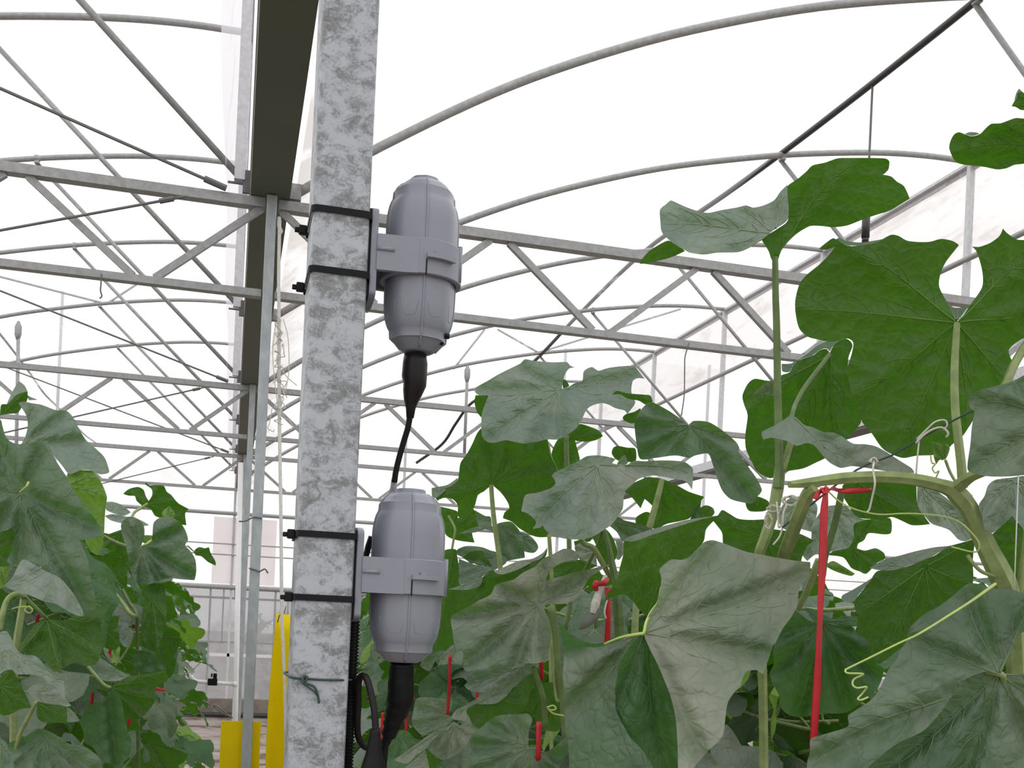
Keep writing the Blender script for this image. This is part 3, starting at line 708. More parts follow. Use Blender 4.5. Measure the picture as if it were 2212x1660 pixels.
def inside(poly, x, y):
    c = False; n = len(poly); j = n - 1
    for i in range(n):
        xi, yi = poly[i]; xj, yj = poly[j]
        if (yi > y) != (yj > y) and x < (xj - xi) * (y - yi) / (yj - yi) + xi: c = not c
        j = i
    return c
def smooth_outline(pts, step):
    """rounded outline that keeps every traced point, so tips and teeth stay sharp"""
    P = [Vector((x, y, 0)) for x, y in pts]; n = len(P); out = []
    for i in range(n):
        p1, p2 = P[i], P[(i + 1) % n]; p0, p3 = P[i - 1], P[(i + 2) % n]
        L_ = (p2 - p1).length; k = max(1, int(math.ceil(L_ / step)))
        m1 = (p2 - p0) * 0.42; m2 = (p3 - p1) * 0.42
        # flatten the tangent at sharp corners
        for m_, a_, b_ in ((m1, p1 - p0, p2 - p1), (m2, p2 - p1, p3 - p2)):
            if a_.length > 0 and b_.length > 0 and a_.normalized().dot(b_.normalized()) < 0.15: m_ *= 0.15
        m1 *= min(1, L_ / (m1.length + 1e-6)); m2 *= min(1, L_ / (m2.length + 1e-6))
        for j in range(k):
            t = j / k
            q_ = p1 * (2 * t ** 3 - 3 * t * t + 1) + m1 * (t ** 3 - 2 * t * t + t) + p2 * (-2 * t ** 3 + 3 * t * t) + m2 * (t ** 3 - t * t)
            out.append((q_.x, q_.y))
    return out

def Zc(origin, pts):                      # close-up coordinates (4 px per photo px) to photo pixels
    return [(origin[0] + x / 4.0, origin[1] + y / 4.0) for x, y in pts]

_seed = [7]
def patch_mesh(pts, base, d, s, side, q=0.006, und=0.006, curl=0.0, res=None):
    """one lobe of a leaf: outline seen in the photo, laid on a tilted, puckered surface at its own depth"""
    _seed[0] += 1; sd = _seed[0] * 3.17
    xs = [p[0] for p in pts]; ys = [p[1] for p in pts]
    span = max(max(xs) - min(xs), max(ys) - min(ys))
    h = res or max(4.0, min(8.0, span / 36))
    poly = smooth_outline(pts, h)
    bx, by = base; k = d / F_PX; R = span * k * 0.6 + 1e-6
    # main veins
    mains = []
    for t in range(72):
        a = 2 * math.pi * t / 72; run = []
        r = 6.0
        while r < span * 1.5:
            x, y = bx + r * math.cos(a), by - r * math.sin(a)
            if inside(poly, x, y): run.append(r)
            elif run: break
            r += 6.0
        if run and run[0] < span * 0.25: mains.append((run[-1] - run[0], a, run[0], run[-1]))
    mains.sort(reverse=True); veins = []
    for L_, a, r0, r1 in mains:
        if L_ < span * 0.22: break
        if all(abs((a - b[0] + math.pi) % (2 * math.pi) - math.pi) > math.radians(27) for b in veins): veins.append((a, r0, r1))
        if len(veins) >= 8: break
    sg = -1.0 if side == 'T' else 1.0
    def depth(x, y):
        u, v = (x - bx) * k, (by - y) * k
        r = math.hypot(u, v); a = math.atan2(v, u)
        da = min([abs((a - b[0] + math.pi) % (2 * math.pi) - math.pi) for b in veins] or [1.0])
        dist = r * math.sin(min(da, 1.3))
        puck = (1 - math.exp(-(dist / 0.011) ** 2)) * min(1.0, r / 0.03)
        rip = (abs(math.sin(r * 105 - dist * 80 + sd)) ** 0.7 - 0.6) * 0.0045 * min(1.0, r / 0.03) * min(1.0, dist / 0.006) * math.exp(-(max(0.0, dist - 0.02) / 0.025) ** 2)
        w = mnoise.noise(Vector((u * 9 + sd, v * 9, 0.3))) * und * 1.5 + mnoise.noise(Vector((u * 30 + sd, v * 30, 2.3))) * und * 0.28
        return d + s[0] * u + s[1] * v + sg * (1.35 * q * puck + rip) + w * min(1.0, r / 0.04) + curl * (r / R) ** 2 * 0.05
    V = [Vector(p) for p in poly]; nb = len(V)
    x = min(xs)
    row = 0
    y = min(ys) + h * 0.5
    while y < max(ys):
        x = min(xs) + (h * 0.5 if row % 2 else 0)
        while x < max(xs):
            if inside(poly, x, y):
                ok = all((x - p[0]) ** 2 + (y - p[1]) ** 2 > (h * 0.55) ** 2 for p in poly)
                if ok: V.append(Vector((x, y)))
            x += h
        y += h * 0.87; row += 1
    vo, eo, fo, *_ = delaunay_2d_cdt(V, [(i, (i + 1) % nb) for i in range(nb)], [], 1, 1e-4)
    P3 = [at(p.x, p.y, depth(p.x, p.y)) for p in vo]
    uvs = [((p.x - bx) * k * math.sqrt(1 + s[0] ** 2) + sd, (by - p.y) * k * math.sqrt(1 + s[1] ** 2)) for p in vo]
    F = []
    for f in fo:
        f = list(f); n = Vector((0, 0, 0))
        a, b, c = P3[f[0]], P3[f[1]], P3[f[2]]
        n = (b - a).cross(c - a); facing = n.dot(CAM - a) > 0
        if facing != (side == 'T'): f.reverse()
        F.append(tuple(f))
    # vein geometry
    mb = MB()
    def strip(pp, r0, r1):
        if len(pp) < 3: return
        pts3 = [at(x, y, depth(x, y) - 0.0004) for x, y in pp]
        m = len(pts3); mb.tube(pts3, [r0 + (r1 - r0) * i / (m - 1) for i in range(m)], 5, cap=False)
    rr = random.Random(int(sd * 100))
    wv = 0.0014 if span * k > 0.16 else 0.0010
    for (a, r0, r1) in veins:
        bend = rr.uniform(-0.12, 0.12); n = 12; pp = []
        for i in range(n):
            r = r0 + (r1 * 0.96 - r0) * i / (n - 1); aa = a + bend * math.sin(math.pi * i / (n - 1))
            x, y = bx + r * math.cos(aa), by - r * math.sin(aa)
            if inside(poly, x, y): pp.append((x, y))
            elif pp: break
        strip(pp, wv, 0.0004)
        if len(pp) < 6: continue
        ns = max(3, int((r1 - r0) / (span * 0.13)))
        for j in range(ns):
            i = 1 + int((len(pp) - 3) * (j + 0.6) / ns); x0, y0 = pp[i]
            for sgn in (-1, 1):
                L2 = (r1 - r0) * (0.34 - 0.16 * j / ns) * rr.uniform(0.8, 1.2); ba = a + sgn * rr.uniform(0.62, 0.95); q2 = []
                for t in range(8):
                    r = L2 * t / 7; aa = ba - sgn * 0.4 * t / 7
                    x, y = x0 + r * math.cos(aa), y0 - r * math.sin(aa)
                    if not inside(poly, x, y): break
                    q2.append((x, y))
                strip(q2, wv * 0.5, 0.00025)
    return P3, F, uvs, mb

def build_leaf(parent, patches, tone='pale', name='leaf'):
    root = None
    for i, p in enumerate(patches):
        side = p.get('side', 'T')
        P3, F, uvs, mb = patch_mesh(p['pts'], p['base'], p['d'], p.get('s', (0, 0.5)), side, p.get('q', 0.006), p.get('und', 0.007), p.get('curl', 0.0))
        nm = name if i == 0 else 'folded_lobe'
        me = bpy.data.meshes.new(nm); me.from_pydata([tuple(v - parent.location) for v in P3], [], F)
        ul = me.uv_layers.new(name='UVMap')
        for lp in me.loops: ul.data[lp.index].uv = uvs[lp.vertex_index]
        for f in me.polygons: f.use_smooth = True
        me.materials.append(LEAF[p.get('tone', tone)])
        o = bpy.data.objects.new(nm, me); COL.objects.link(o)
        if root is None: root = o; o.parent = parent
        else: o.parent = root
        if mb.v:
            vm = bpy.data.meshes.new('leaf_veins'); vm.from_pydata([tuple(Vector(v) - parent.location) for v in mb.v], [], mb.f)
            for f in vm.polygons: f.use_smooth = True
            vm.materials.append(VEIN_T[p.get('tone', tone)] if side == 'T' else VEIN_U); vo = bpy.data.objects.new('leaf_veins', vm); COL.objects.link(vo); vo.parent = root
    return root

def px_tube(parent, pts, r_px, mat, name, n=10, k=5, ridged=False):
    """stalk traced through (x, y, depth) photo points; r_px radius in photo pixels (number or list)"""
    P = catmull([at(x, y, d) for x, y, d in pts], k)
    ds = [(p - CAM).dot(FW) for p in P]
    if hasattr(r_px, '__len__'):
        rs = []
        for i in range(len(P)):
            t = i / k; j = min(int(t), len(r_px) - 2); rs.append(r_px[j] + (r_px[j + 1] - r_px[j]) * (t - j))
    else: rs = [r_px] * len(P)
    rad = [r * d / F_PX for r, d in zip(rs, ds)]
    mb = MB().tube(P, rad, n)
    if ridged:
        # raised ribs along the stem
        m = len(P); vs = mb.v
        for i in range(m):
            c = P[i]
            for a in range(n):
                if a % 2 == 0:
                    v = Vector(vs[i * n + a]); vs[i * n + a] = tuple(c + (v - c) * 0.84)
    mb.v = [tuple(Vector(v) - parent.location) for v in mb.v]
    me = bpy.data.meshes.new(name); me.from_pydata(mb.v, [], mb.f)
    for p in me.polygons: p.use_smooth = not ridged
    me.materials.append(mat); o = bpy.data.objects.new(name, me); COL.objects.link(o); o.parent = parent
    return o
# ------------------------------------------------------------------ gourd plants whose leaves can be told apart
C1, C2, C3, C4, C5, C6 = (930, 730), (930, 1010), (780, 1245), (1400, 330), (1659, 180), (1580, 700)
D1, D2, D3, D4, D5, D6, D7 = (1300, 1010), (1200, 1245), (1659, 1010), (1659, 1245), (0, 800), (0, 1245), (1659, 480)
PX = (0, 0)
def pt(side, origin, pts, base, d, s=(0, 0.5), **kw):
    if origin is PX: P, b = [(float(x), float(y)) for x, y in pts], base
    else: P, b = Zc(origin, pts), Zc(origin, [base])[0]
    return dict(pts=P, base=b, d=d, s=s, side=side, **kw)
def T(*a, **k): return pt('T', *a, **k)
def U(*a, **k): return pt('U', *a, **k)
def plant(px, d, label, group):
    p = at(px, CY, d); p.z = 0
    r = empty('gourd_plant', p); tag(r, label, 'plant', group); return r
GR, GL = 'gourd vines right of the post', 'gourd vines left of the aisle'
PA = plant(2190, 1.32, 'gourd vine at the right edge with a large leaf across the lower corner', GR)
PB = plant(1700, 1.40, 'tall gourd vine tied with the long red string', GR)
PC = plant(1330, 1.75, 'gourd vine with three pale grey drooping leaves in the middle', GR)
PD = plant(1085, 1.95, 'gourd vine just right of the sensor pods with a tan folded leaf', GR)
PE = plant(40, 1.85, 'nearest gourd vine at the left edge with broad grey-green leaves', GL)
PF = plant(300, 2.75, 'second gourd vine in the left row with a round cupped leaf', GL)
leaf = build_leaf

# ---- vine at the right edge
L4 = ([(1653, 842) if False else (2064, 692)] + Zc(D7, [(1550, 700), (1480, 560), (1490, 450), (1540, 340), (1650, 200), (1600, 165), (1500, 145), (1400, 170), (1300, 172), (1200, 160), (1130, 120), (1070, 108), (1010, 135), (930, 180), (780, 205), (680, 205), (620, 170), (565, 138), (500, 180), (440, 230), (500, 240), (580, 215), (520, 290), (440, 370), (330, 460), (270, 540), (235, 680), (240, 800), (270, 920), (340, 990), (430, 1015), (560, 1035), (680, 1005), (735, 1040), (725, 1130), (690, 1260), (700, 1380), (740, 1550), (800, 1650)])
      + Zc(C6, [(1130, 850), (1200, 930), (1290, 1060), (1350, 1110), (1480, 1160), (1600, 1140), (1740, 1135), (1850, 1110), (1900, 1050), (1990, 980), (2060, 880)]) + [(2120, 880), (2171, 822), (2186, 785), (2179, 757), (2204, 735), (2240, 715), (2268, 655), (2262, 560), (2230, 522)]
      + Zc(D7, [(2150, 150), (2060, 90), (2030, 55), (2000, 120), (1920, 180), (1820, 215), (1760, 210), (1800, 250), (1850, 420), (1850, 560), (1760, 700), (1655, 850)]))
leaf(PA, [dict(pts=L4, base=(2067, 697), d=1.34, s=(-0.05, -0.45), side='U', q=0.005, und=0.008),
          T(PX, [(1800, 522), (1830, 530), (1880, 531), (1915, 520), (1925, 512), (1900, 518), (1860, 524), (1830, 521), (1812, 514)], (1860, 560), 1.36, (0, 1.0)),
          T(PX, [(2046, 655), (2060, 664), (2085, 664), (2098, 655), (2085, 672), (2068, 694), (2062, 690)], (2067, 697), 1.36, (0, 1.2))], 'mid')
leaf(PA, [U(C5, [(1565, 560), (1580, 490), (1610, 440), (1650, 422), (1700, 440), (1760, 458), (1830, 440), (1880, 390), (1930, 350), (2010, 345), (2080, 320), (2140, 300), (2212, 305), (2450, 330), (2560, 480), (2430, 630), (2212, 695), (2130, 705), (2060, 735), (1980, 745), (1880, 725), (1780, 712), (1700, 705), (1640, 690), (1600, 650)], (2400, 520), 1.30, (-0.2, -0.9)),
          T(C5, [(1700, 438), (1760, 456), (1830, 438), (1800, 425), (1740, 422)], (2400, 520), 1.31, (0, 1))], 'mid')
leaf(PA, [U(C5, [(2168, 75), (2200, 80), (2260, 90), (2330, 150), (2300, 220), (2190, 232), (2140, 205), (2105, 200), (2130, 150)], (2320, 150), 1.30, (0, -0.6)),
          T(C5, [(2168, 45), (2205, 80), (2160, 110), (2135, 160), (2130, 140), (2145, 85)], (2300, 140), 1.295, (0, 1))], 'mid')
leaf(PA, [T(D4, [(1380, 310), (1480, 260), (1600, 170), (1720, 70), (1830, 70), (1950, 110), (2080, 110), (2212, 150), (2400, 200), (2420, 420), (2212, 480), (2140, 540), (2130, 620), (2080, 690), (2040, 780), (2000, 850), (1900, 825), (1800, 850), (1700, 900), (1610, 1010), (1490, 1180), (1340, 1340), (1110, 1455), (880, 1640), (810, 1790), (330, 1790), (340, 1600), (365, 1520), (370, 1410), (480, 1370), (690, 1300), (690, 1210), (760, 1160), (880, 1080), (950, 1000), (1010, 880), (1040, 810), (1110, 720), (1160, 620), (1200, 560), (1220, 460), (1290, 380)], (1995, 850), 1.215, (-0.12, 0.42), q=0.013, und=0.013),
          T(D4, [(2000, 845), (1900, 815), (1780, 850), (1680, 910), (1590, 1010), (1470, 1180), (1320, 1330), (1090, 1445), (860, 1630), (790, 1800), (2000, 1800), (2460, 1720), (2430, 840), (2212, 843), (2045, 845)], (1995, 850), 1.232, (0.10, 0.08), q=0.014, und=0.012, tone='mid')], 'mid')
leaf(PA, [T(PX, [(2240, 800), (2185, 825), (2133, 838), (2115, 845), (2092, 860), (2095, 880), (2105, 890), (2102, 905), (2099, 925), (2096, 960), (2090, 1015), (2112, 1025), (2140, 1030), (2200, 1028), (2290, 1010), (2320, 900), (2300, 820)], (2290, 905), 1.16, (-0.1, 0.35), q=0.009)], 'mid')
leaf(PA, [T(D3, [(1820, 330), (1870, 250), (1900, 160), (1960, 110), (2100, 90), (2250, 80), (2400, 200), (2380, 520), (2240, 590), (2180, 500), (2110, 420), (2030, 500), (1930, 570), (1870, 520), (1850, 430)], (2140, 110), 1.30, (0, 0.5), q=0.01)], 'pale')
leaf(PA, [U(D3, [(1930, 600), (1980, 540), (2110, 410), (2160, 480), (2250, 540), (2380, 700), (2300, 1050), (2130, 1065), (2100, 960), (2000, 760)], (2350, 600), 1.36, (0, -0.5))], 'mid')
px_tube(PA, [(2067, 698, 1.332), (2064, 740, 1.328), (2061, 800, 1.322), (2062, 875, 1.318), (2068, 940, 1.315), (2075, 1000, 1.315), (2079, 1055, 1.315)], [7, 8, 9, 9.5, 10, 10.5, 11], STEM, 'petiole', 10, 5, True)
px_tube(PA, [(1705, 1047, 1.27), (1750, 1043, 1.28), (1820, 1034, 1.285), (1900, 1031, 1.29), (1970, 1036, 1.295), (2030, 1049, 1.30), (2062, 1062, 1.30), (2085, 1085, 1.30)], [8, 12, 14, 14, 14, 15, 19, 20], STEM, 'stem', 12, 5, True)
px_tube(PA, [(2062, 1062, 1.30), (2090, 1095, 1.30), (2112, 1140, 1.30), (2135, 1190, 1.30), (2160, 1240, 1.30), (2175, 1280, 1.31), (2195, 1400, 1.34), (2200, 1700, 1.36)], [20, 20, 20, 22, 25, 25, 22, 20], STEM, 'stem', 12, 5, True)
px_tube(PA, [(2066, 1056, 1.30), (2085, 1040, 1.28), (2108, 1026, 1.26), (2150, 1010, 1.22)], [16, 14, 12, 11], STEM, 'petiole', 10, 5, True)
px_tube(PA, [(2045, 1440, 1.245), (2155, 1455, 1.225), (2168, 1480, 1.24), (2190, 1560, 1.3)], 7, STEM, 'petiole')
px_tube(PA, [(2220, 740, 1.27), (2195, 780, 1.27), (2175, 825, 1.265), (2160, 850, 1.26)], 10, STEM, 'petiole', 10, 5, True)
px_tube(PA, [(1760, 1055, 1.275), (1745, 1068, 1.285), (1725, 1115, 1.32), (1705, 1170, 1.38), (1690, 1215, 1.44), (1675, 1290, 1.52)], [11, 15, 16, 16, 15, 14], STEM, 'stem', 12, 5, True)
px_tube(PA, [(2259, 312, 1.30), (2268, 420, 1.30), (2262, 560, 1.31), (2245, 680, 1.30), (2222, 738, 1.275)], [6, 7, 8, 9, 10], STEM, 'petiole', 10, 5)
px_tube(PA, [(2238, 218, 1.30), (2262, 300, 1.315), (2280, 420, 1.33), (2285, 600, 1.34), (2270, 800, 1.34), (2225, 1100, 1.33), (2200, 1300, 1.33)], [4, 5, 6, 7, 8, 8, 8], STEM, 'stem', 10, 5)
# tendrils
td = [(2150, 1262, 1.215), (2100, 1298, 1.19), (2050, 1330, 1.17), (1985, 1370, 1.15), (1940, 1391, 1.14), (1880, 1421, 1.13), (1835, 1443, 1.125), (1826, 1449, 1.12), (1832, 1455, 1.115), (1865, 1457, 1.118), (1845, 1468, 1.125), (1842, 1480, 1.12), (1852, 1487, 1.115), (1872, 1485, 1.118), (1862, 1500, 1.125), (1853, 1510, 1.12), (1860, 1513, 1.115), (1875, 1507, 1.118)]
px_tube(PA, td, [3.6, 3.0, 2.6, 2.4, 2.2, 2.2, 2.2] + [2.1] * 11, TENDRIL, 'tendril', 8, 6)
px_tube(PA, [(1790, 1063, 1.275), (1815, 1085, 1.28), (1850, 1102, 1.28), (1900, 1112, 1.28), (1960, 1110, 1.28), (2030, 1115, 1.28), (2075, 1130, 1.28), (2110, 1165, 1.27), (2115, 1185, 1.27), (2102, 1193, 1.275), (2055, 1182, 1.28)], 1.9, TENDRIL, 'tendril', 6, 5)
px_tube(PA, [(2010, 985, 1.315), (2013, 1000, 1.312), (2020, 1003, 1.31), (2014, 1012, 1.312), (2020, 1022, 1.31), (2028, 1018, 1.31), (2022, 1032, 1.312)], 1.6, TENDRIL, 'tendril', 6, 5)
px_tube(PA, [(2150, 1246, 1.29), (2120, 1235, 1.285), (2100, 1215, 1.28), (2090, 1200, 1.28)], 4, STEM, 'side_shoot')
leaf(PA, [U(C6, [(1735, 1020), (1790, 1030), (1870, 1040), (1885, 1090), (1850, 1170), (1800, 1175), (1770, 1215), (1750, 1160), (1740, 1090)], (1850, 1180), 1.31, (0, -0.3))], 'lime')
px_tube(PA, [(2042, 994, 1.31), (2052, 1020, 1.312), (2066, 1045, 1.31)], 3, STEM, 'petiole')

# ---- tall vine with the red string
leaf(PB, [T(C4, [(195, 412), (240, 430), (330, 470), (430, 505), (520, 520), (640, 495), (760, 475), (850, 455), (905, 475), (1000, 455), (1090, 410), (1140, 340), (1200, 280), (1225, 300), (1215, 420), (1218, 540), (1190, 600), (1100, 660), (985, 750), (880, 820), (780, 860), (600, 865), (480, 882), (360, 865), (330, 850), (200, 770), (120, 690), (105, 590), (103, 490), (150, 450)], (1090, 700), 1.37, (0.1, 1.0), q=0.009, und=0.012),
          U(C4, [(1205, 290), (1240, 260), (1300, 220), (1370, 160), (1420, 110), (1530, 85), (1640, 48), (1760, 45), (1900, 45), (2050, 50), (2085, 75), (2075, 150), (2030, 190), (2100, 205), (2150, 250), (2212, 290), (2260, 396), (2190, 440), (2090, 500), (1950, 545), (1850, 580), (1720, 630), (1600, 645), (1500, 635), (1400, 635), (1300, 690), (1220, 760), (1150, 850), (1120, 930), (1070, 930), (1040, 850), (975, 745), (1050, 700), (1130, 650), (1205, 590), (1215, 470), (1205, 380)], (1095, 900), 1.40, (0.15, -0.6)),
          U(C4, [(170, 760), (230, 790), (320, 850), (270, 875), (210, 900), (150, 920), (80, 935), (0, 955), (-70, 962), (-60, 930), (0, 860), (70, 810)], (400, 760), 1.42, (0, -0.6))], 'pale')
px_tube(PB, [(1674, 556, 1.395), (1675, 640, 1.395), (1677, 700, 1.395), (1679, 825, 1.395), (1681, 925, 1.395), (1683, 1012, 1.395), (1680, 1055, 1.395)], [7, 7.5, 8, 8.5, 9, 10, 12], STEM_D, 'petiole', 10, 5, True)
px_tube(PB, [(1686, 1000, 1.40), (1680, 1055, 1.40), (1668, 1115, 1.40), (1652, 1165, 1.40), (1640, 1205, 1.41), (1640, 1300, 1.44), (1648, 1500, 1.46), (1652, 1900, 1.48)], [11, 13, 12, 12, 12, 11, 10, 10], STEM, 'stem', 12, 5, True)
px_tube(PB, [(1710, 950, 1.41), (1700, 985, 1.405), (1690, 1020, 1.40)], 7, STEM, 'petiole')
leaf(PB, [U(C6, [(1040, 165), (1000, 130), (930, 150), (880, 190), (850, 250), (820, 215), (770, 225), (700, 275), (600, 310), (540, 350), (500, 420), (430, 445), (420, 500), (370, 495), (300, 490), (200, 475), (140, 520), (95, 620), (110, 700), (140, 790), (120, 960), (125, 1080), (180, 1200), (220, 1275), (330, 1335), (400, 1310), (480, 1275), (620, 1250), (740, 1195), (830, 1150), (960, 1040), (1060, 930), (1120, 850), (1120, 760), (1060, 640), (1010, 450), (1010, 300), (1045, 200)], (850, 260), 1.50, (0, -0.45)),
          T(C6, [(435, 345), (520, 340), (640, 270), (740, 190), (830, 150), (930, 130), (1000, 125), (940, 158), (880, 190), (850, 240), (820, 212), (770, 222), (700, 272), (600, 305), (540, 350), (500, 415), (440, 410)], (850, 260), 1.515, (0, 1.0)),
          T(C6, [(190, 615), (230, 560), (300, 510), (365, 490), (372, 620), (310, 615), (250, 590)], (370, 560), 1.47, (0, -0.4))], 'mid')
px_tube(PB, [(1792, 766, 1.495), (1770, 795, 1.48), (1740, 835, 1.46), (1720, 870, 1.44), (1712, 893, 1.42), (1705, 930, 1.41)], 5, STEM_D, 'petiole')
leaf(PB, [T(C6, [(525, 775), (480, 810), (420, 850), (350, 890), (262, 935), (275, 1000), (340, 985), (430, 1000), (500, 1020), (560, 1055), (650, 1030), (720, 1055), (780, 1130), (850, 1200), (940, 1245), (1010, 1235), (1050, 1230), (1200, 1250), (1380, 1280), (1580, 1290), (1560, 1250), (1450, 1180), (1350, 1115), (1250, 1060), (1150, 1040), (1050, 1035), (950, 970), (880, 940), (800, 935), (700, 895), (620, 870), (560, 820)], (530, 800), 1.36, (0.1, 0.35), q=0.008)], 'pale')
# broad drooping leaf in the middle foreground: upper right lobe, folded lower lobe, hanging left lobe, flap
LA_R = Zc(D1, [(365, 1430), (375, 1370), (400, 1290), (470, 1190), (495, 1100), (515, 960), (500, 880), (600, 798), (690, 800), (760, 770), (880, 650), (950, 630), (1000, 640), (1060, 660), (1250, 730), (1400, 760), (1620, 800), (1800, 820), (1800, 880), (1780, 960), (1730, 1010), (1700, 1080), (1690, 1190), (1640, 1290), (1560, 1400), (1500, 1520)]) + Zc(D2, [(1880, 600), (1840, 720), (1790, 850), (1740, 815), (1660, 820), (1620, 870), (1600, 950), (1550, 1000), (1490, 1090), (1470, 1210), (1440, 1390), (1330, 1500), (1250, 1590), (1170, 1680), (1060, 1720), (1055, 1480), (1040, 1250), (1000, 1060), (940, 900), (880, 760), (820, 640), (770, 530)])
LA_L = Zc(D2, [(765, 485), (700, 505), (600, 500), (500, 535), (400, 590), (330, 610), (230, 612), (110, 620), (72, 645), (72, 760), (62, 850), (75, 1000), (78, 1200), (85, 1300), (110, 1450), (130, 1700), (600, 1730), (1060, 1720), (1055, 1480), (1040, 1250), (1000, 1060), (940, 900), (880, 760), (820, 640), (780, 530)])
LA_M = Zc(D2, [(765, 485), (700, 540), (620, 640), (560, 750), (530, 880), (512, 1010), (510, 1150), (560, 1260), (640, 1400), (750, 1520), (860, 1720), (1060, 1720), (1055, 1480), (1040, 1250), (1000, 1060), (940, 900), (880, 760), (820, 640), (780, 530)])
LA_L2 = Zc(D2, [(765, 485), (700, 505), (600, 500), (500, 535), (400, 590), (330, 610), (230, 612), (110, 620), (72, 645), (72, 760), (62, 850), (75, 1000), (78, 1200), (85, 1300), (110, 1450), (130, 1720), (880, 1730), (760, 1520), (650, 1400), (570, 1260), (520, 1150), (522, 1010), (540, 880), (570, 750), (630, 640), (705, 540)])
leaf(PB, [dict(pts=LA_R, base=(1391, 1368), d=1.330, s=(-0.05, 0.62), side='T', q=0.016, und=0.014),
          dict(pts=LA_L2, base=(1391, 1368), d=1.332, s=(-0.75, 0.15), side='T', q=0.018, und=0.012, tone='mid'),
          dict(pts=LA_M, base=(1391, 1368), d=1.334, s=(0.35, -0.12), side='T', q=0.012, und=0.010, tone='fresh'),
          T(D2, [(20, 390), (60, 430), (130, 500), (230, 560), (330, 585), (410, 575), (520, 525), (640, 495), (400, 610), (230, 612), (110, 620), (72, 645), (55, 560), (40, 470)], (760, 490), 1.345, (-0.3, -0.3), q=0.002, tone='fresh')], 'tan')
px_tube(PB, [(1391, 1369, 1.322), (1396, 1345, 1.335), (1408, 1320, 1.35), (1422, 1300, 1.365), (1427, 1270, 1.375)], [3.6, 3.2, 2.8, 2.4, 1.6], TENDRIL, 'petiole')
px_tube(PB, [(1391, 1369, 1.322), (1370, 1372, 1.325), (1340, 1378, 1.335), (1305, 1392, 1.35)], [3.8, 3.4, 2.8, 2.0], TENDRIL, 'petiole')
leaf(PB, [U(D1, [(190, 635), (280, 640), (420, 590), (600, 530), (760, 480), (900, 440), (1030, 415), (960, 470), (900, 540), (880, 640), (800, 740), (740, 800), (640, 830), (560, 900), (530, 1000), (510, 1100), (480, 1190), (390, 1290), (330, 1240), (260, 1150), (190, 1100), (100, 1120), (20, 1165), (60, 1080), (130, 960), (160, 850), (185, 750)], (390, 1280), 1.50, (0, -0.5)),
          T(D1, [(190, 632), (230, 602), (420, 540), (640, 480), (760, 450), (1020, 415), (900, 448), (760, 485), (600, 535), (420, 592), (290, 638)], (390, 1280), 1.52, (0, 1.0))], 'pale')
leaf(PB, [U(D1, [(960, 460), (1000, 420), (1040, 370), (1100, 400), (1180, 445), (1290, 455), (1410, 450), (1420, 520), (1410, 640), (1400, 800), (1250, 800), (1100, 760), (1050, 680), (1040, 570), (1000, 510)], (1390, 600), 1.62, (0, -0.5))], 'mid')
leaf(PB, [U(D1, [(1420, 540), (1560, 545), (1700, 570), (1830, 632), (1770, 690), (1730, 780), (1700, 860), (1540, 850), (1400, 830), (1400, 640)], (1420, 640), 1.64, (0, -0.4))], 'mid')
leaf(PB, [T(D1, [(1520, 440), (1560, 330), (1640, 260), (1780, 260), (1860, 330), (1850, 450), (1820, 560), (1700, 530), (1590, 540), (1540, 500)], (1700, 300), 1.75, (0, 0.4))], 'pale')
leaf(PB, [T(D3, [(380, 510), (430, 420), (500, 340), (650, 330), (720, 370), (800, 440), (880, 450), (745, 490), (742, 600), (700, 690), (600, 720), (480, 740), (400, 760), (340, 810), (300, 760), (310, 690), (370, 640)], (560, 360), 1.70, (0, 0.4))], 'pale')
leaf(PB, [U(D3, [(740, 480), (880, 450), (1050, 440), (1070, 500), (1060, 570), (1000, 580), (870, 570), (830, 630), (780, 660), (770, 700), (840, 720), (930, 700), (1000, 740), (1010, 790), (940, 830), (850, 920), (790, 900), (720, 870), (650, 780), (520, 760), (600, 700), (700, 680), (740, 600)], (720, 700), 1.74, (0, -0.4))], 'mid')
leaf(PB, [T(D4, [(60, 350), (120, 310), (200, 290), (260, 310), (330, 370), (400, 400), (480, 380), (560, 420), (650, 415), (730, 440), (780, 500), (860, 560), (900, 650), (940, 760), (1000, 800), (980, 900), (930, 1000), (850, 1060), (760, 1130), (680, 1180), (560, 1190), (490, 1190), (380, 1210), (250, 1220), (160, 1190), (110, 1130), (90, 1020), (30, 910), (15, 840), (50, 760), (45, 640), (80, 520), (75, 440)], (470, 400), 1.50, (0.1, -0.12), q=0.014, und=0.014),
          T(D4, [(310, 270), (400, 290), (560, 370), (650, 345), (770, 350), (760, 430), (650, 415), (560, 420), (480, 385), (400, 400)], (470, 400), 1.505, (0, 1.2))], 'fresh')
px_tube(PB, [(1770, 1210, 1.45), (1758, 1240, 1.46), (1742, 1280, 1.475), (1724, 1318, 1.49)], [9, 9, 8, 7], STEM, 'petiole', 10, 5, True)
leaf(PB, [U(D3, [(1370, 790), (1250, 840), (1080, 890), (950, 895), (900, 950), (850, 1020), (760, 1140), (745, 1200), (780, 1300), (775, 1420), (830, 1470), (880, 1560), (900, 1640), (960, 1700), (1100, 1600), (1200, 1520), (1280, 1400), (1400, 1290), (1540, 1200), (1660, 1120), (1760, 1020), (1775, 960), (1770, 800), (1790, 620), (1650, 660), (1520, 710), (1430, 770)], (1360, 860), 1.40, (0.05, -0.35)),
          T(D3, [(880, 870), (1000, 800), (1150, 760), (1300, 720), (1450, 690), (1560, 680), (1700, 645), (1500, 722), (1390, 792), (1240, 842), (1080, 892), (960, 890)], (1360, 860), 1.42, (0, 1.1)),
          T(D3, [(912, 948), (830, 1000), (730, 1060), (640, 1110), (640, 1150), (690, 1170), (742, 1158), (800, 1080), (860, 1010)], (1000, 900), 1.415, (0, 1.0))], 'pale')
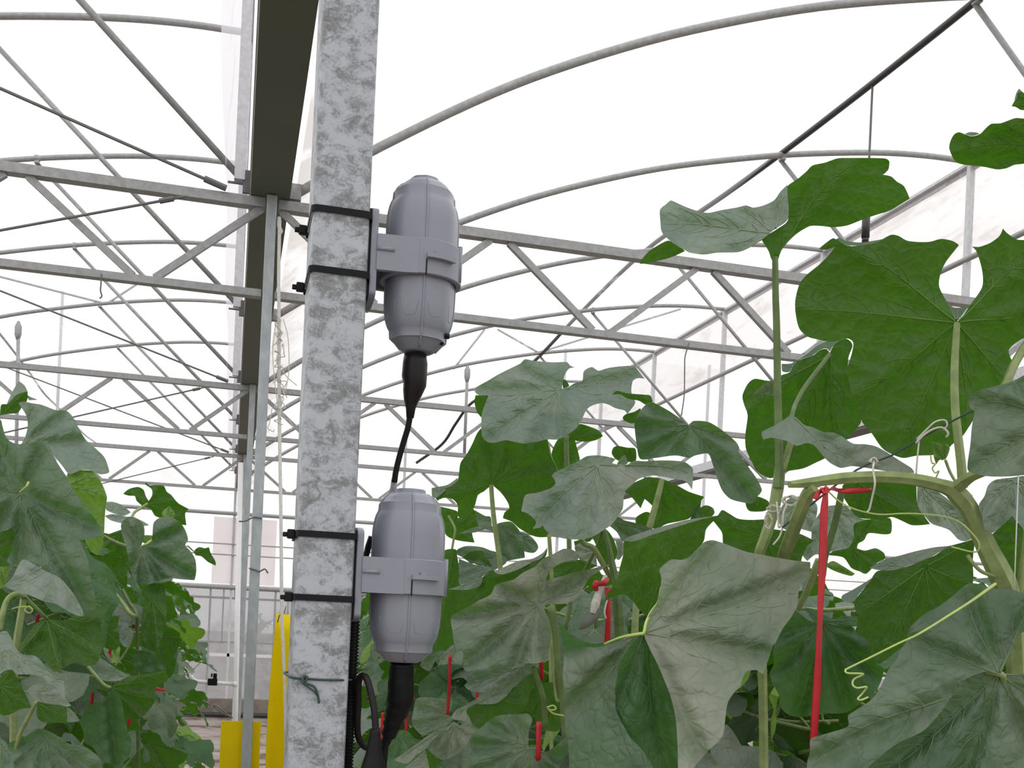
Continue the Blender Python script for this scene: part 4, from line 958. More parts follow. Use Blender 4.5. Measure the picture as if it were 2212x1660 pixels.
leaf(PB, [T(D3, [(1290, 160), (1370, 170), (1450, 200), (1560, 280), (1660, 370), (1760, 520), (1790, 610), (1700, 640), (1640, 620), (1560, 540), (1420, 490), (1360, 430), (1310, 370), (1290, 300)], (1330, 160), 1.47, (0, 0.5))], 'pale')
leaf(PB, [U(D3, [(650, 150), (780, 130), (1000, 120), (1280, 130), (1290, 300), (1350, 420), (1400, 490), (1330, 500), (1240, 500), (1150, 460), (1070, 430), (980, 450), (800, 440), (740, 400), (690, 320), (650, 250)], (760, 130), 1.52, (0, -0.4))], 'mid')
px_tube(PB, [(1818, 1060, 1.42), (1808, 1110, 1.43), (1795, 1160, 1.44), (1782, 1200, 1.45), (1776, 1245, 1.46)], 8, STEM_D, 'stem', 10, 5, True)
leaf(PB, [U(D3, [(490, 850), (560, 810), (640, 850), (750, 920), (720, 940), (640, 920), (560, 890)], (740, 920), 1.6, (0, -0.3))], 'lime')

# ---- middle vine
leaf(PC, [T(C1, [(815, 185), (900, 200), (1060, 212), (1180, 210), (1205, 240), (1250, 258), (1200, 265), (1160, 320), (1140, 400), (1137, 440), (1200, 420), (1240, 395), (1310, 375), (1320, 300), (1340, 275), (1395, 252), (1450, 285), (1530, 262), (1640, 247), (1755, 245), (1800, 290), (1850, 355), (1800, 348), (1750, 370), (1735, 440), (1740, 490), (1770, 560), (1740, 610), (1700, 660), (1680, 630), (1600, 610), (1540, 580), (1480, 565), (1400, 585), (1350, 620), (1310, 700), (1260, 780), (1180, 840), (1100, 880), (1000, 880), (900, 905), (800, 915), (700, 895), (650, 885), (540, 910), (480, 895), (445, 850), (440, 760), (445, 650), (500, 500), (420, 498), (385, 470), (385, 435), (480, 380), (590, 315), (700, 260), (780, 220)], (1105, 455), 1.86, (0.05, 0.85), q=0.012, und=0.014),
          U(C1, [(390, 497), (500, 503), (455, 620), (440, 690), (400, 640), (380, 560)], (700, 600), 1.90, (0, -0.5)),
          U(C1, [(1145, 360), (1170, 365), (1200, 415), (1150, 440), (1140, 410)], (1105, 455), 1.88, (0, -0.5))], 'pale')
leaf(PC, [T(PX, [(1407, 868), (1440, 885), (1467, 903), (1487, 920), (1497, 910), (1530, 912), (1560, 930), (1590, 955), (1597, 968), (1595, 975), (1610, 1000), (1635, 1035), (1646, 1060), (1637, 1072), (1625, 1088), (1600, 1085), (1577, 1078), (1560, 1060), (1548, 1030), (1535, 990), (1528, 980), (1500, 985), (1490, 990), (1465, 985), (1450, 985), (1415, 990), (1383, 992), (1375, 960), (1370, 915), (1372, 905), (1385, 885), (1400, 870)], (1490, 918), 1.80, (-0.25, 0.10), q=0.012, und=0.012),
          U(C1, [(1570, 490), (1610, 460), (1700, 480), (1850, 492), (1900, 500), (1920, 550), (1860, 578), (1800, 545), (1700, 525), (1640, 490)], (1900, 540), 1.83, (0, -0.6)),
          U(C1, [(1815, 608), (1760, 640), (1690, 660), (1660, 690), (1680, 720), (1740, 742), (1775, 722), (1810, 660)], (1850, 660), 1.84, (0, -0.5))], 'mid')
leaf(PC, [T(PX, [(1192, 1029), (1196, 1022), (1217, 1012), (1237, 1002), (1257, 992), (1267, 986), (1290, 984), (1312, 987), (1330, 992), (1322, 1001), (1340, 1005), (1355, 1004), (1370, 996), (1395, 997), (1427, 995), (1460, 996), (1480, 999), (1496, 1012), (1497, 1030), (1495, 1058), (1480, 1040), (1455, 1035), (1430, 1030), (1405, 1028), (1380, 1035), (1365, 1048), (1350, 1062), (1347, 1080), (1345, 1100), (1332, 1120), (1320, 1135), (1305, 1145), (1280, 1160), (1255, 1166), (1225, 1165), (1195, 1158), (1180, 1148), (1172, 1135), (1168, 1140), (1150, 1143), (1158, 1128), (1140, 1110), (1126, 1105), (1128, 1095), (1135, 1070), (1160, 1065), (1190, 1055), (1200, 1045), (1197, 1035)], (1290, 1004), 1.62, (0.05, 0.62), q=0.010, und=0.012)], 'pale')
leaf(PC, [U(D1, [(190, 215), (250, 150), (330, 110), (400, 85), (520, 100), (640, 150), (750, 210), (885, 255), (850, 300), (800, 370), (760, 440), (680, 465), (560, 490), (480, 530), (400, 520), (300, 490), (300, 430), (380, 385), (430, 400), (440, 340), (370, 275), (335, 355), (300, 310), (240, 240)], (520, 120), 1.86, (0, -0.5))], 'mid')
px_tube(PC, [(1430, 1037, 1.84), (1418, 1085, 1.835), (1404, 1135, 1.83), (1392, 1180, 1.83), (1380, 1260, 1.82), (1370, 1400, 1.80), (1365, 1900, 1.78)], [6, 7, 7.5, 8, 8, 8, 8], STEM, 'stem', 10, 5, True)
leaf(PC, [T(D1, [(60, 500), (130, 428), (200, 460), (330, 490), (470, 545), (380, 575), (280, 600), (195, 630), (170, 630), (130, 560)], (100, 470), 1.75, (0, -0.2))], 'mid')
leaf(PC, [T(D1, [(760, 460), (790, 380), (830, 300), (860, 290), (850, 380), (855, 450)], (830, 300), 1.9, (0, 0.0))], 'fresh')
leaf(PC, [U(PX, [(1512, 1098), (1525, 1092), (1540, 1098), (1543, 1110), (1530, 1122), (1516, 1124), (1510, 1110)], (1520, 1125), 2.0, (0, -0.4))], 'mid')
leaf(PC, [U(PX, [(1612, 1080), (1635, 1073), (1658, 1082), (1664, 1095), (1650, 1105), (1620, 1105), (1612, 1095)], (1640, 1105), 1.85, (0, -0.4))], 'mid')
leaf(PC, [U(C1, [(1565, 1000), (1580, 950), (1620, 935), (1700, 950), (1770, 960), (1775, 1060), (1720, 1075), (1650, 1070), (1600, 1050)], (1700, 1075), 1.9, (0, -0.4)), T(C1, [(1610, 1095), (1640, 1040), (1680, 1010), (1705, 1080), (1680, 1100), (1640, 1105)], (1680, 1100), 1.64, (0, 0.4))], 'mid')
px_tube(PC, [(1252, 1160, 1.66), (1262, 1175, 1.67), (1282, 1185, 1.69), (1300, 1215, 1.70), (1320, 1250, 1.72)], 6, STEM, 'petiole')
px_tube(PC, [(1305, 1145, 1.70), (1315, 1180, 1.70), (1322, 1220, 1.70), (1330, 1260, 1.70), (1335, 1320, 1.70), (1338, 1420, 1.72), (1340, 1900, 1.74)], [5, 6, 8, 9, 11, 11, 11], STEM_D, 'stem', 10, 5, True)
px_tube(PC, [(1302, 1140, 1.70), (1290, 1180, 1.72), (1270, 1220, 1.74), (1258, 1245, 1.76)], 4, STEM_D, 'petiole')
leaf(PC, [T(C2, [(1245, 690), (1310, 650), (1370, 660), (1420, 720), (1440, 850), (1380, 830), (1290, 800)], (1420, 720), 1.95, (0, 0.5)), U(C2, [(1390, 580), (1500, 530), (1570, 600), (1615, 720), (1595, 800), (1500, 860), (1440, 700)], (1500, 540), 1.97, (0, -0.4)), T(C2, [(1600, 640), (1640, 620), (1670, 660), (1670, 740), (1630, 800), (1605, 790), (1615, 720)], (1640, 620), 1.96, (0, 0.4))], 'pale')
leaf(PC, [T(C3, [(950, 1420), (1000, 1340), (1060, 1290), (1130, 1230), (1220, 1200), (1360, 1195), (1440, 1190), (1480, 1240), (1450, 1350), (1445, 1480), (1500, 1480), (1600, 1520), (1700, 1450), (1790, 1380), (1830, 1500), (1760, 1560), (1700, 1680), (1640, 1800), (920, 1800), (940, 1650), (960, 1530)], (1440, 1478), 1.46, (0, 0.4), q=0.014, und=0.014)], 'mid')
leaf(PC, [T(C3, [(780, 1220), (820, 1160), (900, 1120), (980, 1070), (1080, 1000), (1190, 950), (1290, 890), (1380, 785), (1440, 800), (1480, 835), (1400, 880), (1330, 950), (1240, 1050), (1170, 1100), (1080, 1110), (980, 1110), (910, 1160), (930, 1230), (950, 1290), (920, 1270), (860, 1250), (800, 1240)], (1100, 1050), 1.62, (0, 0.9)),
          U(C3, [(910, 1162), (1000, 1112), (1160, 1102), (1250, 1042), (1350, 942), (1410, 882), (1480, 840), (1500, 900), (1440, 1080), (1420, 1150), (1330, 1210), (1180, 1210), (1090, 1260), (1035, 1320), (970, 1290), (945, 1240)], (1100, 1050), 1.625, (0, -0.3))], 'tan')
leaf(PC, [U(C3, [(1400, 1130), (1430, 1060), (1480, 980), (1530, 930), (1620, 920), (1720, 930), (1740, 1050), (1750, 1250), (1700, 1340), (1590, 1330), (1520, 1250), (1450, 1180)], (1560, 960), 1.68, (0, -0.3)), T(C3, [(1370, 960), (1420, 930), (1480, 925), (1500, 960), (1450, 1050), (1410, 1130), (1380, 1050)], (1480, 940), 1.69, (0, 0.2))], 'mid')
px_tube(PC, [(1150, 1440, 1.60), (1165, 1480, 1.61), (1175, 1520, 1.62), (1178, 1570, 1.63)], 6, STEM_D, 'petiole')
px_tube(PC, [(1190, 1310, 1.58), (1200, 1370, 1.585), (1206, 1440, 1.59), (1214, 1520, 1.6), (1220, 1600, 1.6)], [9, 8, 6.5, 6, 6], STEM_D, 'petiole')
px_tube(PC, [(1193, 1385, 1.6), (1196, 1450, 1.6), (1203, 1512, 1.6), (1212, 1500, 1.6), (1208, 1440, 1.6)], 4, STEM, 'petiole')
px_tube(PC, [(1181, 1529, 1.57), (1195, 1525, 1.57), (1201, 1532, 1.57), (1190, 1535, 1.57), (1183, 1530, 1.57), (1195, 1542, 1.57), (1218, 1547, 1.57)], 1.8, TENDRIL, 'tendril', 6, 6)

# ---- vine just right of the pods
leaf(PD, [U(C1, [(440, 780), (480, 880), (540, 895), (650, 870), (760, 895), (860, 890), (1010, 870), (1030, 1000), (1090, 1130), (1100, 1250), (1060, 1330), (1000, 1380), (960, 1500), (990, 1640), (1040, 1720), (940, 1725), (880, 1710), (770, 1650), (700, 1590), (625, 1560), (640, 1510), (680, 1475), (670, 1430), (640, 1380), (600, 1330), (545, 1275), (520, 1280), (460, 1330), (410, 1360), (380, 1460), (330, 1530), (270, 1560), (235, 1540), (235, 1450), (190, 1395), (110, 1385), (60, 1410), (40, 1380), (120, 1310), (200, 1270), (235, 1230), (245, 1180), (260, 1080), (310, 1010), (360, 920), (400, 830)], (530, 1262), 1.98, (0, -0.5)),
          T(C1, [(10, 1300), (60, 1290), (150, 1270), (235, 1210), (228, 1245), (130, 1320), (50, 1385), (15, 1375)], (235, 1240), 2.0, (0, 0.8))], 'pale')
px_tube(PD, [(1061, 1048, 1.97), (1063, 1080, 1.97), (1068, 1130, 1.97), (1075, 1180, 1.97), (1081, 1228, 1.97), (1086, 1300, 1.98), (1090, 1500, 2.0), (1092, 1900, 2.02)], [5, 5, 5.5, 5.5, 5.5, 6, 7, 8], STEM, 'stem', 8, 5)
leaf(PD, [U(C1, [(1290, 745), (1380, 770), (1450, 800), (1490, 850), (1430, 885), (1350, 900), (1250, 890), (1265, 950), (1290, 1050), (1280, 1120), (1200, 1150), (1100, 1150), (1050, 1060), (1050, 980), (1100, 880), (1180, 840), (1240, 790)], (1180, 880), 2.05, (0, -0.5))], 'mid')
px_tube(PD, [(1224, 942, 2.04), (1224, 980, 2.04), (1226, 1030, 2.04), (1230, 1200, 2.04), (1232, 1300, 2.05), (1220, 1360, 2.05)], 5.5, STEM_D, 'petiole')
px_tube(PD, [(1184, 960, 2.0), (1190, 990, 2.0), (1203, 1020, 2.0)], 3.5, STEM, 'petiole')
LT = Zc(C2, [(180, 1290), (300, 1220), (420, 1150), (520, 1100), (560, 1020), (640, 990), (720, 970), (800, 910), (900, 860), (970, 790), (1060, 750), (1150, 705), (1230, 715), (1285, 760), (1270, 800), (1150, 820), (1060, 870), (1000, 950), (1000, 980), (1200, 920), (1380, 880), (1540, 840), (1500, 870), (1380, 950), (1340, 1010), (1290, 1100), (1240, 1150), (1150, 1180), (1000, 1190), (985, 1230), (1030, 1330), (1040, 1440), (1030, 1550), (1000, 1660), (920, 1695), (780, 1695), (670, 1740), (580, 1690), (480, 1740), (380, 1750), (310, 1765), (275, 1710), (290, 1630), (265, 1570), (220, 1605), (200, 1500), (190, 1420)])
leaf(PD, [dict(pts=LT, base=(1163, 1305), d=1.66, s=(0.12, 0.62), side='T', q=0.020, und=0.013),
          U(C2, [(550, 905), (620, 885), (760, 865), (860, 825), (960, 785), (1010, 700), (1000, 760), (960, 812), (890, 872), (800, 912), (720, 972), (600, 1005), (500, 1110), (450, 1120), (480, 1000)], (900, 900), 1.69, (0, -0.4)),
          T(C2, [(550, 900), (640, 860), (760, 810), (880, 790), (970, 740), (1010, 690), (970, 792), (860, 832), (760, 882), (640, 922), (580, 922)], (900, 900), 1.68, (0, 1.0))], 'tan')
leaf(PD, [T(C3, [(890, 945), (950, 880), (1000, 790), (1080, 780), (1180, 740), (1270, 780), (1380, 745), (1410, 790), (1350, 860), (1270, 900), (1180, 960), (1090, 1000), (1000, 1005), (930, 985)], (1380, 780), 1.78, (0, 0.4))], 'pale')
leaf(PD, [T(C3, [(565, 1480), (620, 1420), (690, 1340), (760, 1290), (800, 1260), (860, 1290), (920, 1270), (990, 1300), (1030, 1310), (970, 1370), (930, 1410), (915, 1460), (830, 1540), (720, 1590), (660, 1570), (610, 1530)], (800, 1280), 1.66, (0, 0.5)),
          T(C3, [(280, 1590), (400, 1510), (520, 1420), (640, 1330), (760, 1250), (800, 1240), (700, 1340), (600, 1440), (560, 1490), (480, 1550), (400, 1620), (330, 1610)], (800, 1260), 1.67, (0, 0.9)),
          U(C3, [(550, 1488), (600, 1530), (660, 1575), (710, 1592), (640, 1660), (600, 1720), (560, 1600)], (700, 1500), 1.67, (0, -0.3)),
          T(C3, [(340, 1690), (460, 1590), (555, 1505), (600, 1720), (400, 1760)], (700, 1500), 1.68, (0, 0.6))], 'tan')
leaf(PD, [T(C3, [(480, 1060), (600, 1050), (720, 1060), (800, 1080), (780, 1150), (760, 1200), (800, 1230), (700, 1290), (600, 1350), (530, 1380), (440, 1280), (450, 1180)], (780, 1200), 1.95, (0, 0.3))], 'mid')
leaf(PD, [T(C3, [(200, 1500), (250, 1420), (310, 1340), (400, 1340), (460, 1400), (520, 1430), (420, 1520), (300, 1600), (210, 1620)], (340, 1380), 1.95, (0, 0.2))], 'fresh')
leaf(PD, [T(C3, [(510, 770), (560, 700), (640, 655), (730, 645), (690, 710), (640, 740), (590, 820), (540, 800)], (720, 650), 1.95, (0, 0.4))], 'mid')
leaf(PD, [T(C3, [(668, 770), (700, 690), (760, 620), (800, 590), (815, 660), (870, 640), (885, 690), (870, 770), (800, 760)], (810, 600), 1.9, (0, 0.4))], 'tan')
leaf(PD, [U(C2, [(110, 730), (220, 710), (250, 900), (245, 1000), (330, 1050), (390, 1040), (400, 1160), (320, 1230), (200, 1310), (215, 1420), (220, 1510), (120, 1570), (20, 1600), (40, 1500), (60, 1350), (60, 1130), (80, 1000)], (200, 720), 2.05, (0, -0.3))], 'mid')
leaf(PD, [U(C2, [(80, 340), (230, 380), (235, 440), (370, 360), (400, 420), (420, 510), (360, 560), (380, 650), (280, 640), (190, 620), (130, 580), (110, 480)], (215, 530), 2.25, (0, -0.4)), T(C2, [(245, 575), (330, 535), (400, 515), (500, 500), (480, 530), (400, 560), (330, 570)], (480, 520), 2.2, (0, 0.8))], 'mid')
px_tube(PD, [(968, 1115, 2.22), (977, 1130, 2.22), (983, 1145, 2.22), (980, 1165, 2.22), (976, 1190, 2.22)], 2.5, STEM, 'petiole')
leaf(PD, [T(C2, [(380, 370), (470, 420), (520, 430), (530, 510), (600, 480), (690, 470), (740, 510), (780, 570), (800, 640), (815, 780), (740, 795), (660, 810), (610, 830), (590, 760), (560, 600), (540, 560), (420, 510), (400, 440)], (600, 490), 2.12, (0, 0.15), q=0.01),
          T(C2, [(780, 560), (870, 600), (920, 660), (930, 700), (890, 740), (800, 720), (790, 640)], (780, 600), 2.14, (0, 0.6))], 'mid')
leaf(PD, [T(C2, [(200, 740), (250, 700), (320, 680), (440, 690), (520, 720), (560, 730), (660, 790), (640, 840), (540, 890), (480, 850), (380, 830), (280, 780)], (560, 780), 2.08, (0, 0.5)), U(C2, [(280, 782), (350, 730), (440, 720), (480, 770), (545, 880), (470, 855), (350, 825)], (560, 780), 2.06, (0, -0.2))], 'mid')
leaf(PD, [T(C2, [(245, 790), (330, 825), (400, 845), (500, 860), (525, 885), (440, 950), (380, 940), (300, 950), (250, 980), (245, 880)], (480, 860), 2.02, (0, 0.5)), T(C2, [(155, 1055), (260, 1020), (380, 960), (450, 955), (440, 1000), (400, 1040), (300, 1060)], (450, 960), 2.0, (0, 0.8))], 'pale')
leaf(PD, [U(C2, [(420, 980), (520, 890), (560, 900), (540, 1000), (520, 1110), (420, 1170), (390, 1100), (400, 1040)], (540, 900), 2.0, (0, -0.3)), U(C2, [(1060, 860), (1150, 820), (1290, 800), (1440, 850), (1380, 880), (1200, 930), (1080, 960)], (1290, 810), 1.9, (0, -0.3)), U(C2, [(1240, 640), (1330, 620), (1400, 600), (1380, 640), (1300, 655), (1250, 690)], (1300, 620), 1.95, (0, -0.4))], 'mid')
px_tube(PD, [(1186, 1155, 1.95), (1189, 1200, 1.95), (1192, 1250, 1.95), (1193, 1300, 1.95), (1190, 1400, 1.95), (1192, 1700, 1.95)], 4.5, STEM, 'petiole')

# ---- left row: nearest vine
leaf(PE, [T(D5, [(160, 285), (200, 270), (270, 285), (360, 300), (480, 345), (580, 355), (640, 420), (680, 500), (740, 600), (830, 680), (900, 750), (930, 820), (945, 880), (920, 895), (860, 900), (780, 868), (700, 865), (600, 900), (540, 830), (450, 720), (420, 660), (300, 650), (180, 650), (220, 570), (240, 480), (230, 400), (190, 330)], (180, 655), 2.02, (0, 0.55), q=0.012, und=0.012)], 'pale')
leaf(PE, [T(PX, [(0, 905), (5, 920), (15, 948), (37, 960), (60, 957), (85, 955), (100, 952), (108, 965), (118, 990), (130, 1010), (145, 1032), (155, 1052), (170, 1075), (185, 1095), (200, 1115), (215, 1137), (223, 1158), (208, 1160), (190, 1168), (172, 1165), (182, 1190), (190, 1210), (195, 1245), (205, 1290), (208, 1308), (200, 1320), (185, 1318), (165, 1300), (150, 1275), (125, 1250), (100, 1235), (75, 1215), (50, 1215), (30, 1220), (15, 1215), (20, 1200), (33, 1160), (25, 1140), (10, 1148), (-40, 1140), (-70, 1000), (-40, 900)], (45, 1065), 1.76, (0.05, 0.25), q=0.015, und=0.012)], 'mid')
px_tube(PE, [(43, 1064, 1.75), (50, 1058, 1.74), (58, 1050, 1.735), (62, 1042, 1.74)], 2.6, TENDRIL, 'petiole')
leaf(PE, [T(PX, [(8, 1267), (25, 1250), (48, 1210), (70, 1218), (100, 1235), (130, 1250), (160, 1285), (178, 1318), (180, 1332), (165, 1330), (145, 1320), (120, 1305), (95, 1300), (65, 1287), (30, 1276)], (120, 1225), 1.70, (0, 0.75), q=0.008)], 'pale')
leaf(PE, [U(PX, [(0, 1150), (12, 1140), (25, 1132), (35, 1165), (25, 1185), (18, 1225), (0, 1235), (-30, 1230), (-30, 1160)], (-20, 1190), 1.8, (0, -0.3))], 'fresh')
leaf(PE, [U(D5, [(580, 900), (640, 870), (720, 865), (800, 875), (850, 930), (890, 1000), (925, 1100), (915, 1160), (905, 1280), (900, 1400), (895, 1440), (885, 1530), (840, 1600), (780, 1560), (740, 1480), (700, 1400), (640, 1100), (600, 1000)], (560, 1000), 1.98, (0, -0.2))], 'lime')
leaf(PE, [U(D6, [(130, 640), (200, 560), (280, 450), (350, 390), (420, 370), (520, 385), (620, 360), (740, 300), (850, 290), (880, 220), (940, 260), (900, 330), (870, 400), (885, 500), (890, 600), (860, 700), (830, 760), (740, 780), (640, 750), (560, 790), (470, 830), (400, 760), (380, 700), (300, 690), (160, 650)], (405, 370), 1.80, (0, 0.45), q=0.01)], 'fresh')
px_tube(PE, [(101, 1337, 1.795), (92, 1328, 1.78), (75, 1310, 1.78), (60, 1296, 1.79), (52, 1285, 1.80)], 3.5, STEM_D, 'petiole')
px_tube(PE, [(53, 1270, 1.80), (50, 1300, 1.80), (44, 1340, 1.80), (36, 1395, 1.80), (30, 1500, 1.82), (28, 1900, 1.85)], [6, 7, 8, 8, 8, 9], STEM, 'stem', 10, 5, True)
px_tube(PE, [(0, 1362, 1.72), (5, 1330, 1.72), (14, 1300, 1.73), (28, 1286, 1.74), (42, 1284, 1.76), (50, 1290, 1.79)], 6, STEM, 'petiole')
leaf(PE, [T(D6, [(0, 490), (60, 480), (110, 560), (150, 640), (200, 680), (300, 690), (360, 740), (420, 830), (500, 880), (550, 910), (560, 1000), (560, 1070), (480, 960), (430, 940), (360, 870), (240, 850), (150, 850), (110, 810), (40, 820), (0, 850), (-100, 700)], (60, 620), 1.60, (0, 0.8), q=0.008)], 'pale')
leaf(PE, [T(D6, [(240, 990), (290, 940), (380, 940), (480, 970), (560, 1060), (615, 1120), (580, 1130), (500, 1110), (400, 1100), (320, 1080), (270, 1040)], (300, 1000), 1.63, (0, 0.8)),
          U(D6, [(325, 1085), (400, 1102), (580, 1132), (590, 1200), (580, 1270), (480, 1270), (360, 1260), (315, 1200)], (320, 1100), 1.65, (0, -0.2)), T(D6, [(580, 1130), (640, 1180), (690, 1250), (620, 1265), (580, 1260)], (580, 1130), 1.66, (0, 0.5))], 'pale')
leaf(PE, [U(D6, [(0, 880), (40, 830), (100, 810), (160, 900), (210, 1000), (250, 1080), (270, 1140), (180, 1150), (80, 1200), (0, 1190), (-60, 1000)], (0, 950), 1.66, (0, -0.3))], 'fresh')
leaf(PE, [T(D6, [(60, 1470), (200, 1400), (340, 1320), (480, 1370), (600, 1450), (740, 1480), (860, 1580), (900, 1750), (100, 1750)], (380, 1400), 1.72, (0, 0.5), q=0.012)], 'mid')
leaf(PE, [T(D6, [(0, 1400), (60, 1450), (120, 1660), (0, 1750), (-80, 1500)], (0, 1420), 1.55, (0, 0.5))], 'mid')
leaf(PE, [T(D5, [(60, 290), (110, 180), (160, 95), (210, 130), (240, 190), (160, 210), (100, 280)], (20, 380), 2.05, (0, 0.6)), U(D5, [(0, 390), (10, 300), (70, 290), (140, 215), (238, 185), (235, 260), (190, 320), (150, 370), (60, 380)], (20, 390), 2.06, (0, -0.5)), T(D5, [(235, 215), (270, 235), (325, 255), (250, 258)], (200, 250), 2.07, (0, 0.8))], 'pale')
leaf(PE, [U(PX, [(0, 1225), (20, 1225), (15, 1255), (5, 1270), (-20, 1280), (-30, 1230)], (0, 1230), 1.78, (0, -0.2))], 'lime')
px_tube(PE, [(78, 1518, 1.66), (62, 1550, 1.68), (42, 1590, 1.70), (30, 1640, 1.72)], 4.5, STEM, 'petiole')
px_tube(PE, [(26, 1316, 1.74), (42, 1312, 1.735), (60, 1312, 1.735), (70, 1320, 1.74), (62, 1325, 1.735), (54, 1318, 1.735), (62, 1310, 1.735), (72, 1318, 1.735)], 1.6, TENDRIL, 'tendril', 6, 6)

# ---- left row: second vine
leaf(PF, [U(D5, [(1065, 1070), (1110, 1030), (1190, 1010), (1240, 1035), (1260, 1090), (1285, 1130), (1315, 1080), (1310, 1030), (1270, 1000), (1250, 985), (1265, 970), (1290, 995), (1410, 998), (1440, 1050), (1480, 1080), (1540, 1150), (1630, 1200), (1600, 1240), (1610, 1340), (1550, 1330), (1500, 1290), (1400, 1280), (1340, 1260), (1300, 1200), (1240, 1180), (1180, 1130), (1165, 1090), (1110, 1085)], (1275, 1155), 3.0, (0, -0.5))], 'fresh')
px_tube(PF, [(318, 1089, 2.98), (305, 1098, 2.95), (290, 1108, 2.9), (280, 1130, 2.85)], 3, STEM, 'petiole')
leaf(PF, [T(PX, [(262, 1132), (277, 1117), (295, 1120), (310, 1135), (312, 1157), (305, 1180), (327, 1168), (332, 1130), (350, 1117), (370, 1118), (390, 1130), (402, 1150), (406, 1168), (400, 1178), (412, 1192), (422, 1210), (424, 1235), (420, 1254), (390, 1252), (360, 1250), (318, 1264), (294, 1258), (280, 1225), (274, 1190), (264, 1155)], (306, 1182), 2.62, (0, 0.3), q=0.02, und=0.018)], 'mid')
leaf(PF, [U(D5, [(1225, 1480), (1240, 1430), (1320, 1430), (1310, 1480), (1260, 1500)], (1230, 1500), 2.64, (0, 0.2)), U(D5, [(1400, 1250), (1410, 1215), (1465, 1175), (1510, 1240), (1500, 1275), (1440, 1270)], (1440, 1270), 2.8, (0, 0.2))], 'lime')
px_tube(PF, [(306, 1181, 2.6), (316, 1176, 2.58), (327, 1168, 2.6)], 2.5, TENDRIL, 'petiole')
leaf(PF, [T(D5, [(915, 1140), (980, 1140), (1060, 1170), (1130, 1230), (1060, 1260), (920, 1210)], (1000, 1200), 2.75, (0, 0.7)), T(D5, [(905, 1260), (980, 1245), (1110, 1270), (1200, 1290), (1290, 1340), (1200, 1350), (1080, 1330), (960, 1300)], (1100, 1280), 2.72, (0, 0.7))], 'pale')
leaf(PF, [U(D5, [(895, 1440), (960, 1410), (1050, 1380), (1080, 1500), (1120, 1600), (1100, 1700), (980, 1700), (880, 1600)], (1050, 1400), 2.7, (0, -0.2)), T(D5, [(840, 1590), (880, 1530), (960, 1565), (880, 1605)], (880, 1550), 2.4, (0, 0.6))], 'fresh')
px_tube(PF, [(222, 1158, 2.2), (245, 1170, 2.3), (270, 1180, 2.5)], 4, STEM, 'petiole')
leaf(PF, [T(D6, [(690, 1250), (760, 1130), (850, 1080), (930, 1030), (930, 980), (960, 960), (1010, 1000), (1050, 1080), (1070, 1200), (1100, 1330), (1140, 1450), (1100, 1580), (1000, 1640), (880, 1590), (800, 1480), (730, 1440), (720, 1350)], (950, 960), 2.0, (-0.2, 0.0), q=0.014),
          U(D6, [(950, 965), (1000, 930), (1100, 870), (1170, 860), (1250, 850), (1430, 815), (1450, 900), (1350, 960), (1340, 1080), (1250, 1200), (1180, 1240), (1090, 1220), (1050, 1100), (1010, 1010)], (950, 960), 2.02, (0.1, -0.1), q=0.006)], 'fresh')
px_tube(PF, [(190, 1440, 2.0), (208, 1462, 2.0), (225, 1480, 2.0), (240, 1487, 2.0)], 3.5, STEM, 'petiole')
leaf(PF, [T(D6, [(780, 780), (840, 700), (920, 740), (1020, 810), (1120, 860), (1060, 900), (960, 910), (880, 900), (800, 850)], (1100, 870), 2.1, (0, 0.5))], 'pale')
leaf(PF, [U(D6, [(1230, 600), (1220, 430), (1240, 250), (1260, 100), (1340, 60), (1420, 90), (1440, 300), (1410, 500), (1360, 660), (1290, 640)], (1320, 200), 2.6, (0, 0.15), q=0.008)], 'fresh')
leaf(PF, [U(D6, [(870, 430), (960, 470), (1030, 500), (1020, 620), (960, 640), (890, 600), (880, 520)], (880, 440), 2.2, (0, -0.3)), U(D6, [(890, 400), (960, 350), (1030, 345), (1010, 450), (950, 470)], (900, 420), 2.2, (0, -0.3))], 'fresh')
leaf(PF, [T(D6, [(1020, 520), (1060, 440), (1140, 460), (1150, 520), (1110, 620), (1060, 600)], (1140, 470), 2.4, (0, 0.5)), T(D6, [(990, 250), (1060, 200), (1110, 280), (1130, 400), (1080, 440), (1010, 400)], (1100, 300), 2.45, (0, 0.4))], 'pale')
px_tube(PF, [(222, 1258, 2.4), (240, 1275, 2.38), (262, 1300, 2.36), (280, 1325, 2.34), (292, 1332, 2.32)], 4.5, STEM, 'petiole')
px_tube(PF, [(265, 1275, 2.5), (280, 1305, 2.48), (295, 1330, 2.45), (297, 1400, 2.5), (300, 1800, 2.7)], 4, STEM_D, 'stem')
leaf(PF, [T(D6, [(1150, 670), (1230, 640), (1330, 670), (1420, 740), (1440, 800), (1330, 830), (1200, 830), (1160, 760)], (1300, 660), 2.4, (0, 0.0))], 'fresh')

leaf(PF, [U(D5, [(1680, 1560), (1720, 1530), (1770, 1540), (1805, 1530), (1820, 1580), (1860, 1650), (1865, 1690), (1800, 1660), (1740, 1610), (1690, 1600)], (1690, 1580), 3.3, (0, -0.4))], 'fresh')
px_tube(PF, [(421, 1194, 3.3), (412, 1186, 3.3), (404, 1180, 3.2), (396, 1190, 3.1)], 1.6, STEM, 'petiole', 6)
